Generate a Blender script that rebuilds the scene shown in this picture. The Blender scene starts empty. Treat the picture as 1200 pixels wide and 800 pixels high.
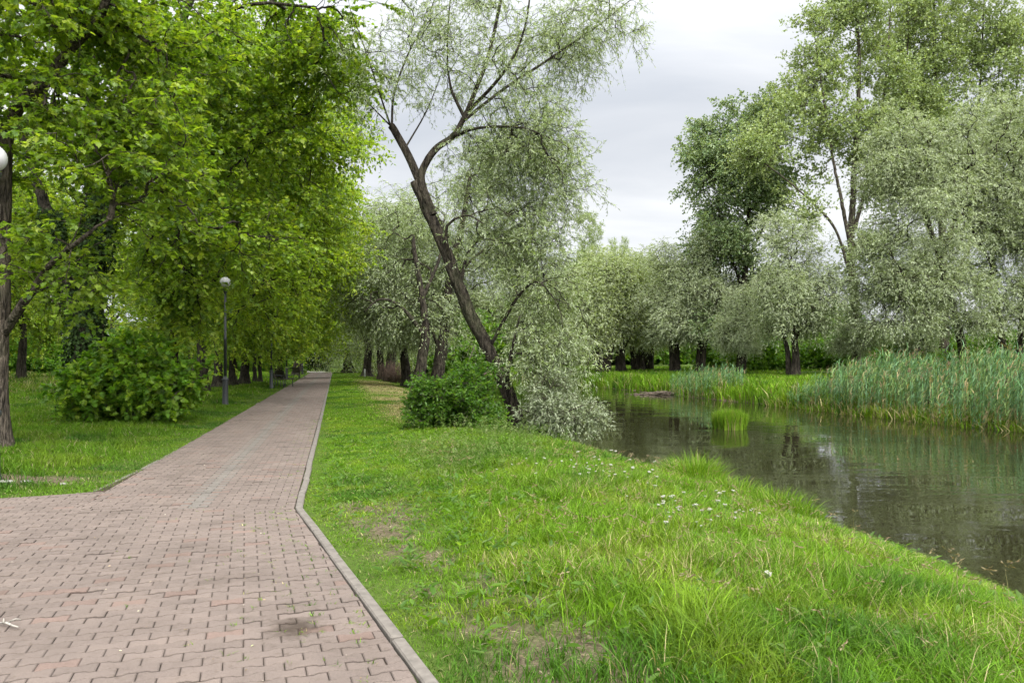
import bpy, math
import numpy as np

# ------------------------------------------------------------------ basics
RNG = np.random.default_rng(11)
FPX, HOR, CAMH = 900.0, 420.0, 1.6      # focal length and horizon of the 1200x800 photograph, eye height
K = 0.23                                # the path and the river run along (-K, 1)
WATER = -0.6
scene = bpy.context.scene
COL = scene.collection


def at(px, Y):
    return (px - 600.0) / FPX * Y


def zt(py, Y):
    return CAMH + (HOR - py) / FPX * Y


def pt(px, py, Y):
    return (at(px, Y), Y, zt(py, Y))


def unit(v):
    return v / np.maximum(np.linalg.norm(v, axis=-1, keepdims=True), 1e-9)


def rand_unit(n, rng):
    return unit(rng.normal(size=(n, 3)))


def sstep(a, b, x):
    t = np.clip((x - a) / (b - a), 0, 1)
    return t * t * (3 - 2 * t)


def vnoise(x, y, seed=0):
    """Value noise in 0..1 on numpy arrays."""
    xi, yi = np.floor(x).astype(np.int64), np.floor(y).astype(np.int64)
    fx, fy = x - xi, y - yi
    fx, fy = fx * fx * (3 - 2 * fx), fy * fy * (3 - 2 * fy)

    def h(i, j):
        n = (i * 374761393 + j * 668265263 + seed * 974634577) & 0xFFFFFFFF
        n = ((n ^ (n >> 13)) * 1274126177) & 0xFFFFFFFF
        return ((n ^ (n >> 16)) & 0xFFFF) / 65535.0
    return (h(xi, yi) * (1 - fx) + h(xi + 1, yi) * fx) * (1 - fy) + (h(xi, yi + 1) * (1 - fx) + h(xi + 1, yi + 1) * fx) * fy


def fbm(x, y, seed=0, oct=3):
    s, a, t = 0, 1.0, 0
    for o in range(oct):
        s = s + a * vnoise(x * 2 ** o, y * 2 ** o, seed + o * 17)
        t += a
        a *= 0.5
    return s / t


# ------------------------------------------------------------------ object helpers
def tag(o, label=None, cat=None, group=None, kind=None):
    if label: o['label'] = label
    if cat: o['category'] = cat
    if group: o['group'] = group
    if kind: o['kind'] = kind
    return o


def empty(name, loc, label=None, cat=None, group=None):
    o = bpy.data.objects.new(name, None)
    COL.objects.link(o)
    o.location = loc
    o.empty_display_size = 0.2
    return tag(o, label, cat, group)


def mesh_np(name, V, faces, mat=None, col=None, smooth=True):
    """faces: list of int arrays (n, k); col: per-vertex rgb."""
    me = bpy.data.meshes.new(name)
    V = np.ascontiguousarray(V, dtype=np.float32)
    faces = [np.asarray(f, dtype=np.int32) for f in faces if len(f)]
    me.vertices.add(len(V))
    me.vertices.foreach_set('co', V.ravel())
    loops = np.concatenate([f.ravel() for f in faces])
    tot = np.concatenate([np.full(len(f), f.shape[1], dtype=np.int32) for f in faces])
    start = np.concatenate([[0], np.cumsum(tot)[:-1]]).astype(np.int32)
    me.loops.add(len(loops))
    me.loops.foreach_set('vertex_index', loops)
    me.polygons.add(len(tot))
    me.polygons.foreach_set('loop_start', start)
    if not smooth:
        me.polygons.foreach_set('use_smooth', np.zeros(len(tot), dtype=bool))
    if col is not None:
        a = me.attributes.new('col', 'FLOAT_COLOR', 'POINT')
        c = np.ones((len(V), 4), dtype=np.float32)
        c[:, :3] = col
        a.data.foreach_set('color', c.ravel())
    me.update(calc_edges=True)
    if mat: me.materials.append(mat)
    return me


def obj(name, me, parent=None):
    o = bpy.data.objects.new(name, me)
    COL.objects.link(o)
    if parent is not None:
        o.parent = parent
    return o


def copy_tree(root, loc, rz=0.0, sc=(1, 1, 1), label=None, group=None):
    r = root.copy()
    COL.objects.link(r)
    r.location = loc
    r.rotation_euler = (0, 0, rz)
    r.scale = sc
    if label: r['label'] = label
    if group: r['group'] = group
    for ch in list(root.children):
        c = ch.copy()
        COL.objects.link(c)
        c.parent = r
        for g in list(ch.children):
            d = g.copy()
            COL.objects.link(d)
            d.parent = c
    return r


class MB:
    """Collects vertices and faces for one mesh."""
    def __init__(self):
        self.V, self.F, self.n = [], {}, 0

    def add(self, V, faces):
        V = np.asarray(V, dtype=float)
        self.V.append(V)
        for f in faces:
            f = np.asarray(f) + self.n
            for row in np.atleast_2d(f):
                self.F.setdefault(len(row), []).append(row)
        self.n += len(V)

    def box(self, c, s, rz=0.0, rx=0.0, bev=0.0):
        x, y, z = [k / 2 for k in s]
        b = min(bev, x * .8, y * .8, z * .8)
        pts = []
        if b > 0:
            for sz in (-1, 1):
                zz = [(z, b), (z - b, 0)] if sz > 0 else [(z - b, 0), (z, b)]
                for (zv, ins) in (zz if sz < 0 else [(z - b, 0), (z, b)]):
                    zv = sz * zv
                    xx, yy = x - ins, y - ins
                    bb = b
                    pts.append([(-xx + bb, -yy, zv), (xx - bb, -yy, zv), (xx, -yy + bb, zv), (xx, yy - bb, zv),
                                (xx - bb, yy, zv), (-xx + bb, yy, zv), (-xx, yy - bb, zv), (-xx, -yy + bb, zv)])
            # order: bottom inset, bottom, top, top inset
            pts[0], pts[1] = pts[1], pts[0]
            V = np.array(pts).reshape(-1, 3)
            fs = []
            order = [0, 1, 2, 3]
            for a, bq in zip(order[:-1], order[1:]):
                for i in range(8):
                    j = (i + 1) % 8
                    fs.append([a * 8 + i, a * 8 + j, bq * 8 + j, bq * 8 + i])
            fs.append([7, 6, 5, 4, 3, 2, 1, 0])
            fs.append([24 + i for i in range(8)])
        else:
            V = np.array([(sx * x, sy * y, sz * z) for sz in (-1, 1) for sy in (-1, 1) for sx in (-1, 1)])
            fs = [[0, 2, 3, 1], [4, 5, 7, 6], [0, 1, 5, 4], [2, 6, 7, 3], [0, 4, 6, 2], [1, 3, 7, 5]]
        if rx:
            c_, s_ = math.cos(rx), math.sin(rx)
            V = V @ np.array([[1, 0, 0], [0, c_, s_], [0, -s_, c_]])
        if rz:
            c_, s_ = math.cos(rz), math.sin(rz)
            V = V @ np.array([[c_, s_, 0], [-s_, c_, 0], [0, 0, 1]])
        self.add(V + np.array(c), fs)

    def lathe(self, prof, n=16, c=(0, 0, 0)):
        th = np.linspace(0, 2 * np.pi, n, endpoint=False)
        V = np.array([[(r * np.cos(t), r * np.sin(t), z) for t in th] for r, z in prof]).reshape(-1, 3) + np.array(c)
        fs = []
        for a in range(len(prof) - 1):
            for i in range(n):
                j = (i + 1) % n
                fs.append([a * n + i, a * n + j, (a + 1) * n + j, (a + 1) * n + i])
        fs.append(list(range(n))[::-1])
        fs.append([(len(prof) - 1) * n + i for i in range(n)])
        self.add(V, fs)

    def tube(self, P, R, n=8):
        V, F = tube_np(np.array(P, float), np.array(R, float), n)
        self.add(V, list(F) + [list(range(n))[::-1], [(len(P) - 1) * n + i for i in range(n)]])

    def mesh(self, name, mat=None, smooth=True):
        return mesh_np(name, np.concatenate(self.V), [np.array(v) for v in self.F.values()], mat, smooth=smooth)


def tube_np(P, R, n, ridges=None):
    T = unit(np.gradient(P, axis=0))
    ref = np.array([0.3, 0.95, 0.1]) if abs(T[0][2]) > .5 else np.array([0, 0, 1.0])
    A = unit(np.cross(T, ref))
    B = np.cross(T, A)
    th = np.linspace(0, 2 * np.pi, n, endpoint=False)
    rr = R[:, None] * np.ones(n)
    if ridges is not None: rr = rr * ridges
    V = P[:, None, :] + rr[..., None] * (A[:, None, :] * np.cos(th)[None, :, None] + B[:, None, :] * np.sin(th)[None, :, None])
    m = len(P)
    a = np.arange(m - 1)[:, None] * n
    i = np.arange(n)[None, :]
    j = (i + 1) % n
    F = np.stack([a + i, a + j, a + n + j, a + n + i], -1).reshape(-1, 4)
    return V.reshape(-1, 3), F


# ------------------------------------------------------------------ materials
def new_mat(name):
    m = bpy.data.materials.new(name)
    m.use_nodes = True
    nt = m.node_tree
    nt.nodes.clear()
    out = nt.nodes.new('ShaderNodeOutputMaterial')
    return m, nt, out


def N(nt, kind, **kw):
    n = nt.nodes.new(kind)
    for k, v in kw.items():
        if k.startswith('i_'):
            n.inputs[k[2:].replace('_', ' ')].default_value = v
        else:
            setattr(n, k, v)
    return n


def ramp(nt, fac, stops):
    r = nt.nodes.new('ShaderNodeValToRGB')
    e = r.color_ramp.elements
    while len(e) < len(stops): e.new(0.5)
    for el, (p, c) in zip(e, stops):
        el.position = p
        el.color = (*c, 1) if len(c) == 3 else c
    nt.links.new(fac, r.inputs[0])
    return r.outputs[0]


def leaf_mat(name, back=None, trans=0.38, tcol=(1.25, 1.25, 0.55), rough=0.45, spec=0.35):
    """Leaf colour comes from the leaf itself (attribute); some light passes through; back of the leaf may be paler."""
    m, nt, out = new_mat(name)
    L = nt.links
    at_ = N(nt, 'ShaderNodeAttribute', attribute_name='col')
    colr = at_.outputs['Color']
    if back is not None:
        g = N(nt, 'ShaderNodeNewGeometry')
        mx = N(nt, 'ShaderNodeMix', data_type='RGBA')
        L.new(g.outputs['Backfacing'], mx.inputs['Factor'])
        L.new(colr, mx.inputs['A'])
        mm = N(nt, 'ShaderNodeMix', data_type='RGBA')
        mm.inputs['Factor'].default_value = 0.7
        L.new(colr, mm.inputs['A'])
        mm.inputs['B'].default_value = (*back, 1)
        L.new(mm.outputs['Result'], mx.inputs['B'])
        colr = mx.outputs['Result']
    p = N(nt, 'ShaderNodeBsdfPrincipled')
    p.inputs['Roughness'].default_value = rough
    p.inputs['Specular IOR Level'].default_value = spec
    L.new(colr, p.inputs['Base Color'])
    t = N(nt, 'ShaderNodeBsdfTranslucent')
    mul = N(nt, 'ShaderNodeMix', data_type='RGBA', blend_type='MULTIPLY')
    mul.inputs['Factor'].default_value = 1
    L.new(colr, mul.inputs['A'])
    mul.inputs['B'].default_value = (*tcol, 1)
    L.new(mul.outputs['Result'], t.inputs['Color'])
    ms = N(nt, 'ShaderNodeMixShader')
    ms.inputs[0].default_value = trans
    L.new(p.outputs[0], ms.inputs[1])
    L.new(t.outputs[0], ms.inputs[2])
    L.new(ms.outputs[0], out.inputs[0])
    return m


def bark_mat(name, c1, c2, scale=11.0, bump=1.0):
    m, nt, out = new_mat(name)
    L = nt.links
    tc = N(nt, 'ShaderNodeTexCoord')
    mp = N(nt, 'ShaderNodeMapping')
    mp.inputs['Scale'].default_value = (1, 1, 0.22)
    L.new(tc.outputs['Object'], mp.inputs[0])
    n1 = N(nt, 'ShaderNodeTexNoise', i_Scale=scale, i_Detail=6.0, i_Roughness=0.65)
    n2 = N(nt, 'ShaderNodeTexVoronoi', feature='DISTANCE_TO_EDGE', i_Scale=scale * 1.2)
    L.new(mp.outputs[0], n1.inputs['Vector'])
    L.new(mp.outputs[0], n2.inputs['Vector'])
    n3 = N(nt, 'ShaderNodeTexNoise', i_Scale=1.3, i_Detail=3.0)
    L.new(tc.outputs['Object'], n3.inputs['Vector'])
    base = ramp(nt, n1.outputs['Fac'], [(0.38, c1), (0.62, c2)])
    moss = N(nt, 'ShaderNodeMix', data_type='RGBA')
    fm = ramp(nt, n3.outputs['Fac'], [(0.52, (0, 0, 0)), (0.72, (.35, .35, .35))])
    L.new(fm, moss.inputs['Factor'])
    L.new(base, moss.inputs['A'])
    moss.inputs['B'].default_value = (0.07, 0.085, 0.035, 1)
    p = N(nt, 'ShaderNodeBsdfPrincipled')
    p.inputs['Roughness'].default_value = 0.9
    p.inputs['Specular IOR Level'].default_value = 0.15
    L.new(moss.outputs['Result'], p.inputs['Base Color'])
    add = N(nt, 'ShaderNodeMath', operation='MULTIPLY_ADD')
    L.new(n2.outputs['Distance'], add.inputs[0])
    add.inputs[1].default_value = 1.5
    L.new(n1.outputs['Fac'], add.inputs[2])
    b = N(nt, 'ShaderNodeBump', i_Strength=bump, i_Distance=0.06)
    L.new(add.outputs[0], b.inputs['Height'])
    L.new(b.outputs[0], p.inputs['Normal'])
    L.new(p.outputs[0], out.inputs[0])
    return m


def plain_mat(name, c, rough=0.6, spec=0.4, metal=0.0, var=0.25, scale=20, bump=0.0):
    m, nt, out = new_mat(name)
    L = nt.links
    tc = N(nt, 'ShaderNodeTexCoord')
    n1 = N(nt, 'ShaderNodeTexNoise', i_Scale=float(scale), i_Detail=5.0)
    L.new(tc.outputs['Object'], n1.inputs['Vector'])
    lo = tuple(k * (1 - var) for k in c)
    hi = tuple(min(1, k * (1 + var)) for k in c)
    p = N(nt, 'ShaderNodeBsdfPrincipled')
    p.inputs['Roughness'].default_value = rough
    p.inputs['Specular IOR Level'].default_value = spec
    p.inputs['Metallic'].default_value = metal
    L.new(ramp(nt, n1.outputs['Fac'], [(0.3, lo), (0.7, hi)]), p.inputs['Base Color'])
    if bump:
        b = N(nt, 'ShaderNodeBump', i_Strength=bump, i_Distance=0.01)
        L.new(n1.outputs['Fac'], b.inputs['Height'])
        L.new(b.outputs[0], p.inputs['Normal'])
    L.new(p.outputs[0], out.inputs[0])
    return m


M_MAPLE = leaf_mat('maple_leaf', trans=0.58, tcol=(1.20, 1.26, 0.36), rough=0.42, spec=0.4)
M_IVY = leaf_mat('ivy_leaf', trans=0.15, rough=0.6, spec=0.12)
M_WILLOW = leaf_mat('willow_leaf', back=(0.46, 0.51, 0.35), trans=0.36, tcol=(1.15, 1.2, 0.6), rough=0.5, spec=0.35)
M_POPLAR = leaf_mat('poplar_leaf', back=(0.30, 0.37, 0.18), trans=0.36, tcol=(1.2, 1.2, 0.5), rough=0.4, spec=0.4)
M_GRASS = leaf_mat('grass_blade', trans=0.30, tcol=(1.2, 1.2, 0.35), rough=0.6, spec=0.12)
M_BARK = bark_mat('furrowed_bark', (0.035, 0.028, 0.02), (0.13, 0.11, 0.085))
M_BARK_PALE = bark_mat('grey_bark', (0.022, 0.018, 0.014), (0.125, 0.102, 0.078), scale=16)
M_BARK_DARK = bark_mat('dark_bark', (0.010, 0.008, 0.006), (0.062, 0.052, 0.038))

# ------------------------------------------------------------------ paved outline and terrain
KINK = np.array([-2.29, 8.09])
def uline(u, Y): return (u - K * Y, Y)
END_Y = 86.0
PAVE = np.array([(1.967, -2.0), tuple(KINK), uline(-0.43, END_Y), uline(-2.70, END_Y), uline(-2.70, 14.0), uline(-2.74, 11.0),
                 (-4.97, 9.17), (-5.37, 8.78), (-5.75, 8.62), (-30, -1.6), (-30, -6), (4.0, -6)])


def poly_sd(X, Y, P):
    """Signed distance to polygon P (negative inside)."""
    X, Y = np.asarray(X, float), np.asarray(Y, float)
    d = np.full(X.shape, 1e9)
    ins = np.zeros(X.shape, bool)
    for (x0, y0), (x1, y1) in zip(P, np.roll(P, -1, axis=0)):
        ex, ey = x1 - x0, y1 - y0
        t = np.clip(((X - x0) * ex + (Y - y0) * ey) / (ex * ex + ey * ey), 0, 1)
        d = np.minimum(d, np.hypot(X - x0 - t * ex, Y - y0 - t * ey))
        if y0 != y1:
            cr = ((y0 > Y) != (y1 > Y)) & (X < (x1 - x0) * (Y - y0) / (y1 - y0) + x0)
            ins ^= cr
    return np.where(ins, -d, d)


PU = [-400, -60, -20, -7, -4.5, -2.7, -0.43, 1.5, 3.0, 4.3, 5.2, 5.75, 6.1, 6.6, 9, 18, 19.7, 20.4, 21.3, 23, 25.5, 40, 80, 400]
PZ = [1.5, 0.7, 0.15, 0.05, 0.03, 0, 0, 0.02, -0.03, -0.17, -0.32, -0.45, -0.60, -1.0, -1.5, -1.5, -1.05, -0.6, -0.22, 0.22, 0.40, 0.6, 1.0, 2.5]


def uedge(X, Y):
    """Cross-river coordinate, with the banks wobbling a little along their length."""
    u = X + K * Y
    w = 0.10 * np.sin(Y * 0.45 + 1.0) + 0.10 * np.sin(Y * 1.3)
    return u + w * sstep(4.0, 6.2, u)


def ground(X, Y):
    X, Y = np.asarray(X, float), np.asarray(Y, float)
    z = np.interp(uedge(X, Y), PU, PZ)
    far = sstep(0.1, 1.5, poly_sd(X, Y, PAVE))
    z = z + far * (0.07 * (fbm(X * .8, Y * .8, 3) - .5) + 0.12 * (fbm(X * .17, Y * .17, 5) - .5))
    return z + 7.0 * sstep(120, 420, np.hypot(X, Y))


def build_ground():
    us = np.unique(np.round(np.concatenate([np.array([-900, -600, -400, -250, -160, -110, -80, -60, -48, -40]), np.arange(-34, -8, 1.0),
                                           np.arange(-8, -3, .5), np.arange(-3, 9, .2), np.arange(9, 19, 1), np.arange(19, 27, .25),
                                           np.arange(27, 45, 1.2), np.array([48, 55, 65, 80, 100, 140, 200, 300, 450, 700, 1000])]), 3))
    ys = np.unique(np.round(np.concatenate([np.array([-60, -30, -15, -8]), np.arange(-4, 20, .25), np.arange(20, 45, .5), np.arange(45, 110, 1.5),
                                           np.array([115, 125, 140, 160, 190, 240, 320, 450, 700, 1000, 1400])]), 3))
    U, Y = np.meshgrid(us, ys)
    X = U - K * np.clip(Y, -60, 300)
    Z = ground(X, Y)
    far = np.hypot(X, Y) > 300
    Z[far & (Z < 0.5)] = 0.5
    Z[(poly_sd(X, Y, PAVE) < -0.05)] -= 0.03
    V = np.stack([X, Y, Z], -1).reshape(-1, 3)
    nu, ny = len(us), len(ys)
    i = (np.arange(ny - 1)[:, None] * nu + np.arange(nu - 1)[None, :]).ravel()
    F = np.stack([i, i + 1, i + nu + 1, i + nu], -1)
    m, nt, out = new_mat('soil_and_turf')
    L = nt.links
    tc = N(nt, 'ShaderNodeTexCoord')
    n1 = N(nt, 'ShaderNodeTexNoise', i_Scale=0.9, i_Detail=8.0, i_Roughness=0.6)
    n2 = N(nt, 'ShaderNodeTexNoise', i_Scale=30.0, i_Detail=6.0, i_Roughness=0.7)
    L.new(tc.outputs['Object'], n1.inputs['Vector'])
    L.new(tc.outputs['Object'], n2.inputs['Vector'])
    soil = ramp(nt, n2.outputs['Fac'], [(0.32, (0.045, 0.032, 0.022)), (0.5, (0.10, 0.075, 0.052)), (0.68, (0.19, 0.15, 0.10))])
    turf = ramp(nt, n2.outputs['Fac'], [(0.3, (0.035, 0.055, 0.010)), (0.7, (0.085, 0.13, 0.022))])
    # the bare patches carry soil, the rest turf (attribute 'col' red = how grassy)
    a = N(nt, 'ShaderNodeAttribute', attribute_name='col')
    sep = N(nt, 'ShaderNodeSeparateColor')
    L.new(a.outputs['Color'], sep.inputs[0])
    mx = N(nt, 'ShaderNodeMix', data_type='RGBA')
    L.new(sep.outputs[0], mx.inputs['Factor'])
    L.new(soil, mx.inputs['A'])
    L.new(turf, mx.inputs['B'])
    p = N(nt, 'ShaderNodeBsdfPrincipled')
    p.inputs['Roughness'].default_value = 0.95
    p.inputs['Specular IOR Level'].default_value = 0.1
    L.new(mx.outputs['Result'], p.inputs['Base Color'])
    b = N(nt, 'ShaderNodeBump', i_Strength=0.7, i_Distance=0.03)
    L.new(n2.outputs['Fac'], b.inputs['Height'])
    L.new(b.outputs[0], p.inputs['Normal'])
    L.new(p.outputs[0], out.inputs[0])
    gx, gy = V[:, 0], V[:, 1]
    green = np.where(np.hypot(gx, gy) > 22, 1.0, grass_density(gx, gy))
    green = np.where(uedge(gx, gy) > 5.95, np.where(uedge(gx, gy) < 21.3, 0.0, green), green)
    c = np.stack([green] * 3, -1)
    o = obj('ground', mesh_np('ground', V, [F], m, c))
    tag(o, 'grassy park ground on both banks of the river', 'ground', kind='structure')


def grass_density(X, Y):
    """0..1: how thick the grass stands (bare trodden strip beside the kerb, dirt by the near trunk)."""
    X, Y = np.asarray(X, float), np.asarray(Y, float)
    d = poly_sd(X, Y, PAVE)
    u = X + K * Y
    n = fbm(X * 1.6, Y * 1.6, 21)
    n2 = fbm(X * 4.5, Y * 4.5, 23)
    strip = sstep(0.20, 0.5, d) * (1 - sstep(.9, 1.6, d)) * (1 - sstep(8.0, 10.0, Y)) * (u > -1)
    n3 = fbm(X * 13, Y * 13, 27)
    dens = 1 - strip * sstep(0.42, 0.58, 0.40 * n + 0.25 * n2 + .35 * n3) * .93
    # dirt patch in front of the near left trunk
    e = np.hypot((X + 6.6) / 1.25, (Y - 10.0) / 0.42)
    dens = dens * (1 - 0.95 * (1 - sstep(0.6, 1.25, e + 0.7 * (n2 - .5))))
    return np.clip(dens, 0, 1)


build_ground()


def strip_sheet(name, pts, z, mat):
    V = np.array([(x, y, z) for x, y in pts])
    return obj(name, mesh_np(name, V, [np.arange(len(pts))[None, :]], mat))


# ------------------------------------------------------------------ brick path
def clip_poly(P, a, b, c):
    """Keep the part of polygon P where a*x+b*y<=c."""
    out = []
    for i in range(len(P)):
        p, q = P[i], P[(i + 1) % len(P)]
        dp, dq = a * p[0] + b * p[1] - c, a * q[0] + b * q[1] - c
        if dp <= 0: out.append(p)
        if (dp < 0 < dq) or (dq < 0 < dp):
            t = dp / (dp - dq)
            out.append((p[0] + t * (q[0] - p[0]), p[1] + t * (q[1] - p[1])))
    return out


def build_path():
    rng = np.random.default_rng(5)
    Lk, Pk, amp, gap = 0.20, 0.10, 0.0075, 0.0022
    xs = np.array([0, .036, .064, .136, .164, .2])
    sgn = np.array([1, 1, -1, -1, 1, 1])
    top = np.stack([xs, Pk / 2 + sgn * amp - gap * 1.35], -1)
    top[0, 0] += gap * .9
    top[-1, 0] -= gap * .9
    bot = top[::-1] * np.array([1, -1])
    outline = np.concatenate([bot[::-1], top[::-1]])         # counter-clockwise from lower left
    polys = []
    for field, d in (('near', np.array([-.347, 1.0])), ('far', np.array([-K, 1.0]))):
        d = d / np.linalg.norm(d)
        w = np.array([d[1], -d[0]])
        if field == 'near':
            ks, iis = range(-90, 75), range(-62, 42)
        else:
            ks, iis = range(-14, 820), range(-20, 3)
        a_n = (np.array(PAVE[0]) - KINK)
        nA = np.array([-a_n[1], a_n[0]]); nA = nA / np.linalg.norm(nA)
        if nA[0] < 0: nA = -nA
        cA = nA @ KINK
        dB = np.array([-K, 1.0]); nB = np.array([1.0, K]); cB = -0.43
        for k in ks:
            for i in iis:
                o = KINK + w * (i * Lk + (k % 2) * Lk / 2) + d * (k * Pk)
                c = o + w * Lk / 2
                if field == 'near':
                    uc = c[0] + K * c[1]
                    if (c[1] > 8.12 and uc > -2.6) or c[1] > 9.6 or c[1] < 2.6 or c[0] < -9.0: continue
                    if abs(c[0]) > 0.95 * c[1] + 1.5: continue
                else:
                    if c[1] < 7.9 or c[1] > END_Y: continue
                P = o + outline @ np.stack([w, d])
                # clip against the kerb lines, the seam and the grass edges
                need = []
                if field == 'near':
                    if nA @ c > cA - .25: need.append((nA[0], nA[1], cA - .004))
                    if c[1] > 7.9 and uc > -2.6: need.append((0, 1, 8.045))
                    if c[1] > 8.12 and uc > -2.95: need.append((1, K, -2.725))
                    if c[0] < -4.5: need.append((-.42, 1.0, 8.62 + .42 * 5.75 + .03))
                else:
                    u = c[0] + K * c[1]
                    if u > -.75: need.append((1, K, cB - .004))
                    if u < -2.45: need.append((-1, -K, 2.72))
                    if c[1] < 8.2: need.append((0, -1, -8.052))
                ok = True
                if need:
                    Q = [tuple(p) for p in P]
                    for a, b, cc in need:
                        Q = clip_poly(Q, a, b, cc)
                        if len(Q) < 3:
                            ok = False
                            break
                    if not ok: continue
                    Q = np.array(Q)
                    A = 0.5 * abs(np.dot(Q[:, 0], np.roll(Q[:, 1], 1)) - np.dot(Q[:, 1], np.roll(Q[:, 0], 1)))
                    if A < 0.0012: continue
                    P = Q
                elif field == 'near':
                    if nA @ c > cA: continue
                polys.append((field, c, P))
    by = {}
    for f, c, P in polys:
        by.setdefault(len(P), []).append((f, c, P))
    Vs, Fs, Cs, n0 = [], [], [], 0
    for k, lst in by.items():
        P = np.array([p for _, _, p in lst])                 # n,k,2
        c = P.mean(1, keepdims=True)
        far = np.array([f == 'far' for f, _, _ in lst])
        n = len(P)
        r = np.maximum(np.linalg.norm(P - c, axis=-1, keepdims=True), 1e-4)
        ins = P - (P - c) * np.minimum(0.0042 / (0.5 * r), 0.25)
        tilt = rng.normal(0, .007, (n, 1, 2))
        dz = rng.normal(0, .0018, (n, 1)) - .006 * (rng.random((n, 1)) < .03) + 0.006 * (fbm(c[..., 0] * .9, c[..., 1] * .9, 9) - .5)
        zt_ = 0.030 + dz + ((P - c) * tilt).sum(-1)
        top = np.concatenate([ins, zt_[..., None]], -1)
        rim = np.concatenate([P, zt_[..., None] - 0.0045], -1)
        bot = np.concatenate([P, np.full((n, k, 1), 0.006)], -1)
        V = np.concatenate([top, rim, bot], 1)               # n,3k,3
        off = n0 + np.arange(n)[:, None] * 3 * k
        i = np.arange(k)
        j = (i + 1) % k
        Fs.append(off + i[None, :])
        Fs.append((off[:, :, None] + np.stack([k + i, k + j, j, i], -1)[None]).reshape(-1, 4))
        Fs.append((off[:, :, None] + np.stack([2 * k + i, 2 * k + j, k + j, k + i], -1)[None]).reshape(-1, 4))
        base = np.array([0.138, 0.110, 0.094])
        v = rng.normal(1, .055, (n, 1)) * (1 + .16 * (fbm(c[:, 0, 0] * .5, c[:, 0, 1] * .5, 31)[:, None] - .5))
        colr = base * v
        red = rng.random((n, 1)) < .06
        colr = np.where(red, colr * np.array([1.06, .95, .92]), colr)
        uu = c[:, 0, 0] + K * c[:, 0, 1]
        grey = far & (np.abs(uu + 1.47) < .11)
        colr[grey] = colr[grey] * np.array([.98, 1.10, 1.12])
        # worn, dusty stones in the left corner of the forecourt
        Vs.append(V.reshape(-1, 3))
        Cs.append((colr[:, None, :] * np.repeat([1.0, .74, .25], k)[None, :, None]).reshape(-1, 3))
        n0 += n * 3 * k
    m, nt, out = new_mat('clay_paver')
    L = nt.links
    tc = N(nt, 'ShaderNodeTexCoord')
    a = N(nt, 'ShaderNodeAttribute', attribute_name='col')
    n1 = N(nt, 'ShaderNodeTexNoise', i_Scale=260.0, i_Detail=3.0, i_Roughness=0.7)
    n2 = N(nt, 'ShaderNodeTexNoise', i_Scale=1.7, i_Detail=7.0, i_Roughness=0.65)
    n3 = N(nt, 'ShaderNodeTexNoise', i_Scale=14.0, i_Detail=5.0, i_Roughness=0.7)
    for n in (n1, n2, n3): L.new(tc.outputs['Object'], n.inputs['Vector'])
    def mult(x, y):
        q = N(nt, 'ShaderNodeMix', data_type='RGBA', blend_type='MULTIPLY')
        q.inputs['Factor'].default_value = 1
        L.new(x, q.inputs['A']); L.new(y, q.inputs['B'])
        return q.outputs['Result']
    c1 = mult(a.outputs['Color'], ramp(nt, n1.outputs['Fac'], [(0.32, (.60, .60, .60)), (0.68, (1.36, 1.34, 1.32))]))
    c2 = mult(c1, ramp(nt, n2.outputs['Fac'], [(0.3, (.82, .81, .79)), (0.5, (1, 1, 1)), (0.72, (1.14, 1.13, 1.11))]))
    c3 = mult(c2, ramp(nt, n3.outputs['Fac'], [(0.28, (.72, .70, .66)), (0.45, (1, 1, 1))]))
    # an old oily stain with a ragged outline of its own
    sx = N(nt, 'ShaderNodeVectorMath', operation='SUBTRACT')
    L.new(tc.outputs['Object'], sx.inputs[0])
    sx.inputs[1].default_value = (-1.27, 4.5, 0.03)
    sc_ = N(nt, 'ShaderNodeVectorMath', operation='MULTIPLY')
    L.new(sx.outputs[0], sc_.inputs[0])
    sc_.inputs[1].default_value = (1.0, 0.85, 0)
    ln = N(nt, 'ShaderNodeVectorMath', operation='LENGTH')
    L.new(sc_.outputs[0], ln.inputs[0])
    ad = N(nt, 'ShaderNodeMath', operation='MULTIPLY_ADD')
    L.new(n3.outputs['Fac'], ad.inputs[0]); ad.inputs[1].default_value = 0.30
    L.new(ln.outputs['Value'], ad.inputs[2])
    st = ramp(nt, ad.outputs[0], [(0.20, (.40, .37, .32)), (0.36, (1, 1, 1))])
    c4 = mult(c3, st)
    p = N(nt, 'ShaderNodeBsdfPrincipled')
    p.inputs['Roughness'].default_value = 0.85
    p.inputs['Specular IOR Level'].default_value = 0.25
    L.new(c4, p.inputs['Base Color'])
    b = N(nt, 'ShaderNodeBump', i_Strength=0.5, i_Distance=0.003)
    L.new(n1.outputs['Fac'], b.inputs['Height'])
    L.new(b.outputs[0], p.inputs['Normal'])
    L.new(p.outputs[0], out.inputs[0])
    o = obj('brick_path', mesh_np('brick_path', np.concatenate(Vs), Fs, m, np.concatenate(Cs), smooth=False))
    tag(o, 'reddish brick path of interlocking wavy pavers, widening in front', 'path', kind='structure')
    bed = plain_mat('joint_sand', (0.045, 0.034, 0.024), 0.95, 0.1, var=.45, scale=9)
    o = strip_sheet('path_bed', [tuple(p) for p in PAVE], 0.018, bed)
    tag(o, 'dark sandy bed in the joints of the brick path', 'path', kind='structure')
    # concrete kerb, one metre stones
    conc = plain_mat('kerb_concrete', (0.140, 0.124, 0.106), 0.9, 0.2, var=.22, scale=18, bump=.5)
    mb = MB()
    lines = [(np.array([.868, .604]), KINK), (KINK, np.array(uline(-.43, END_Y)))]
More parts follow.
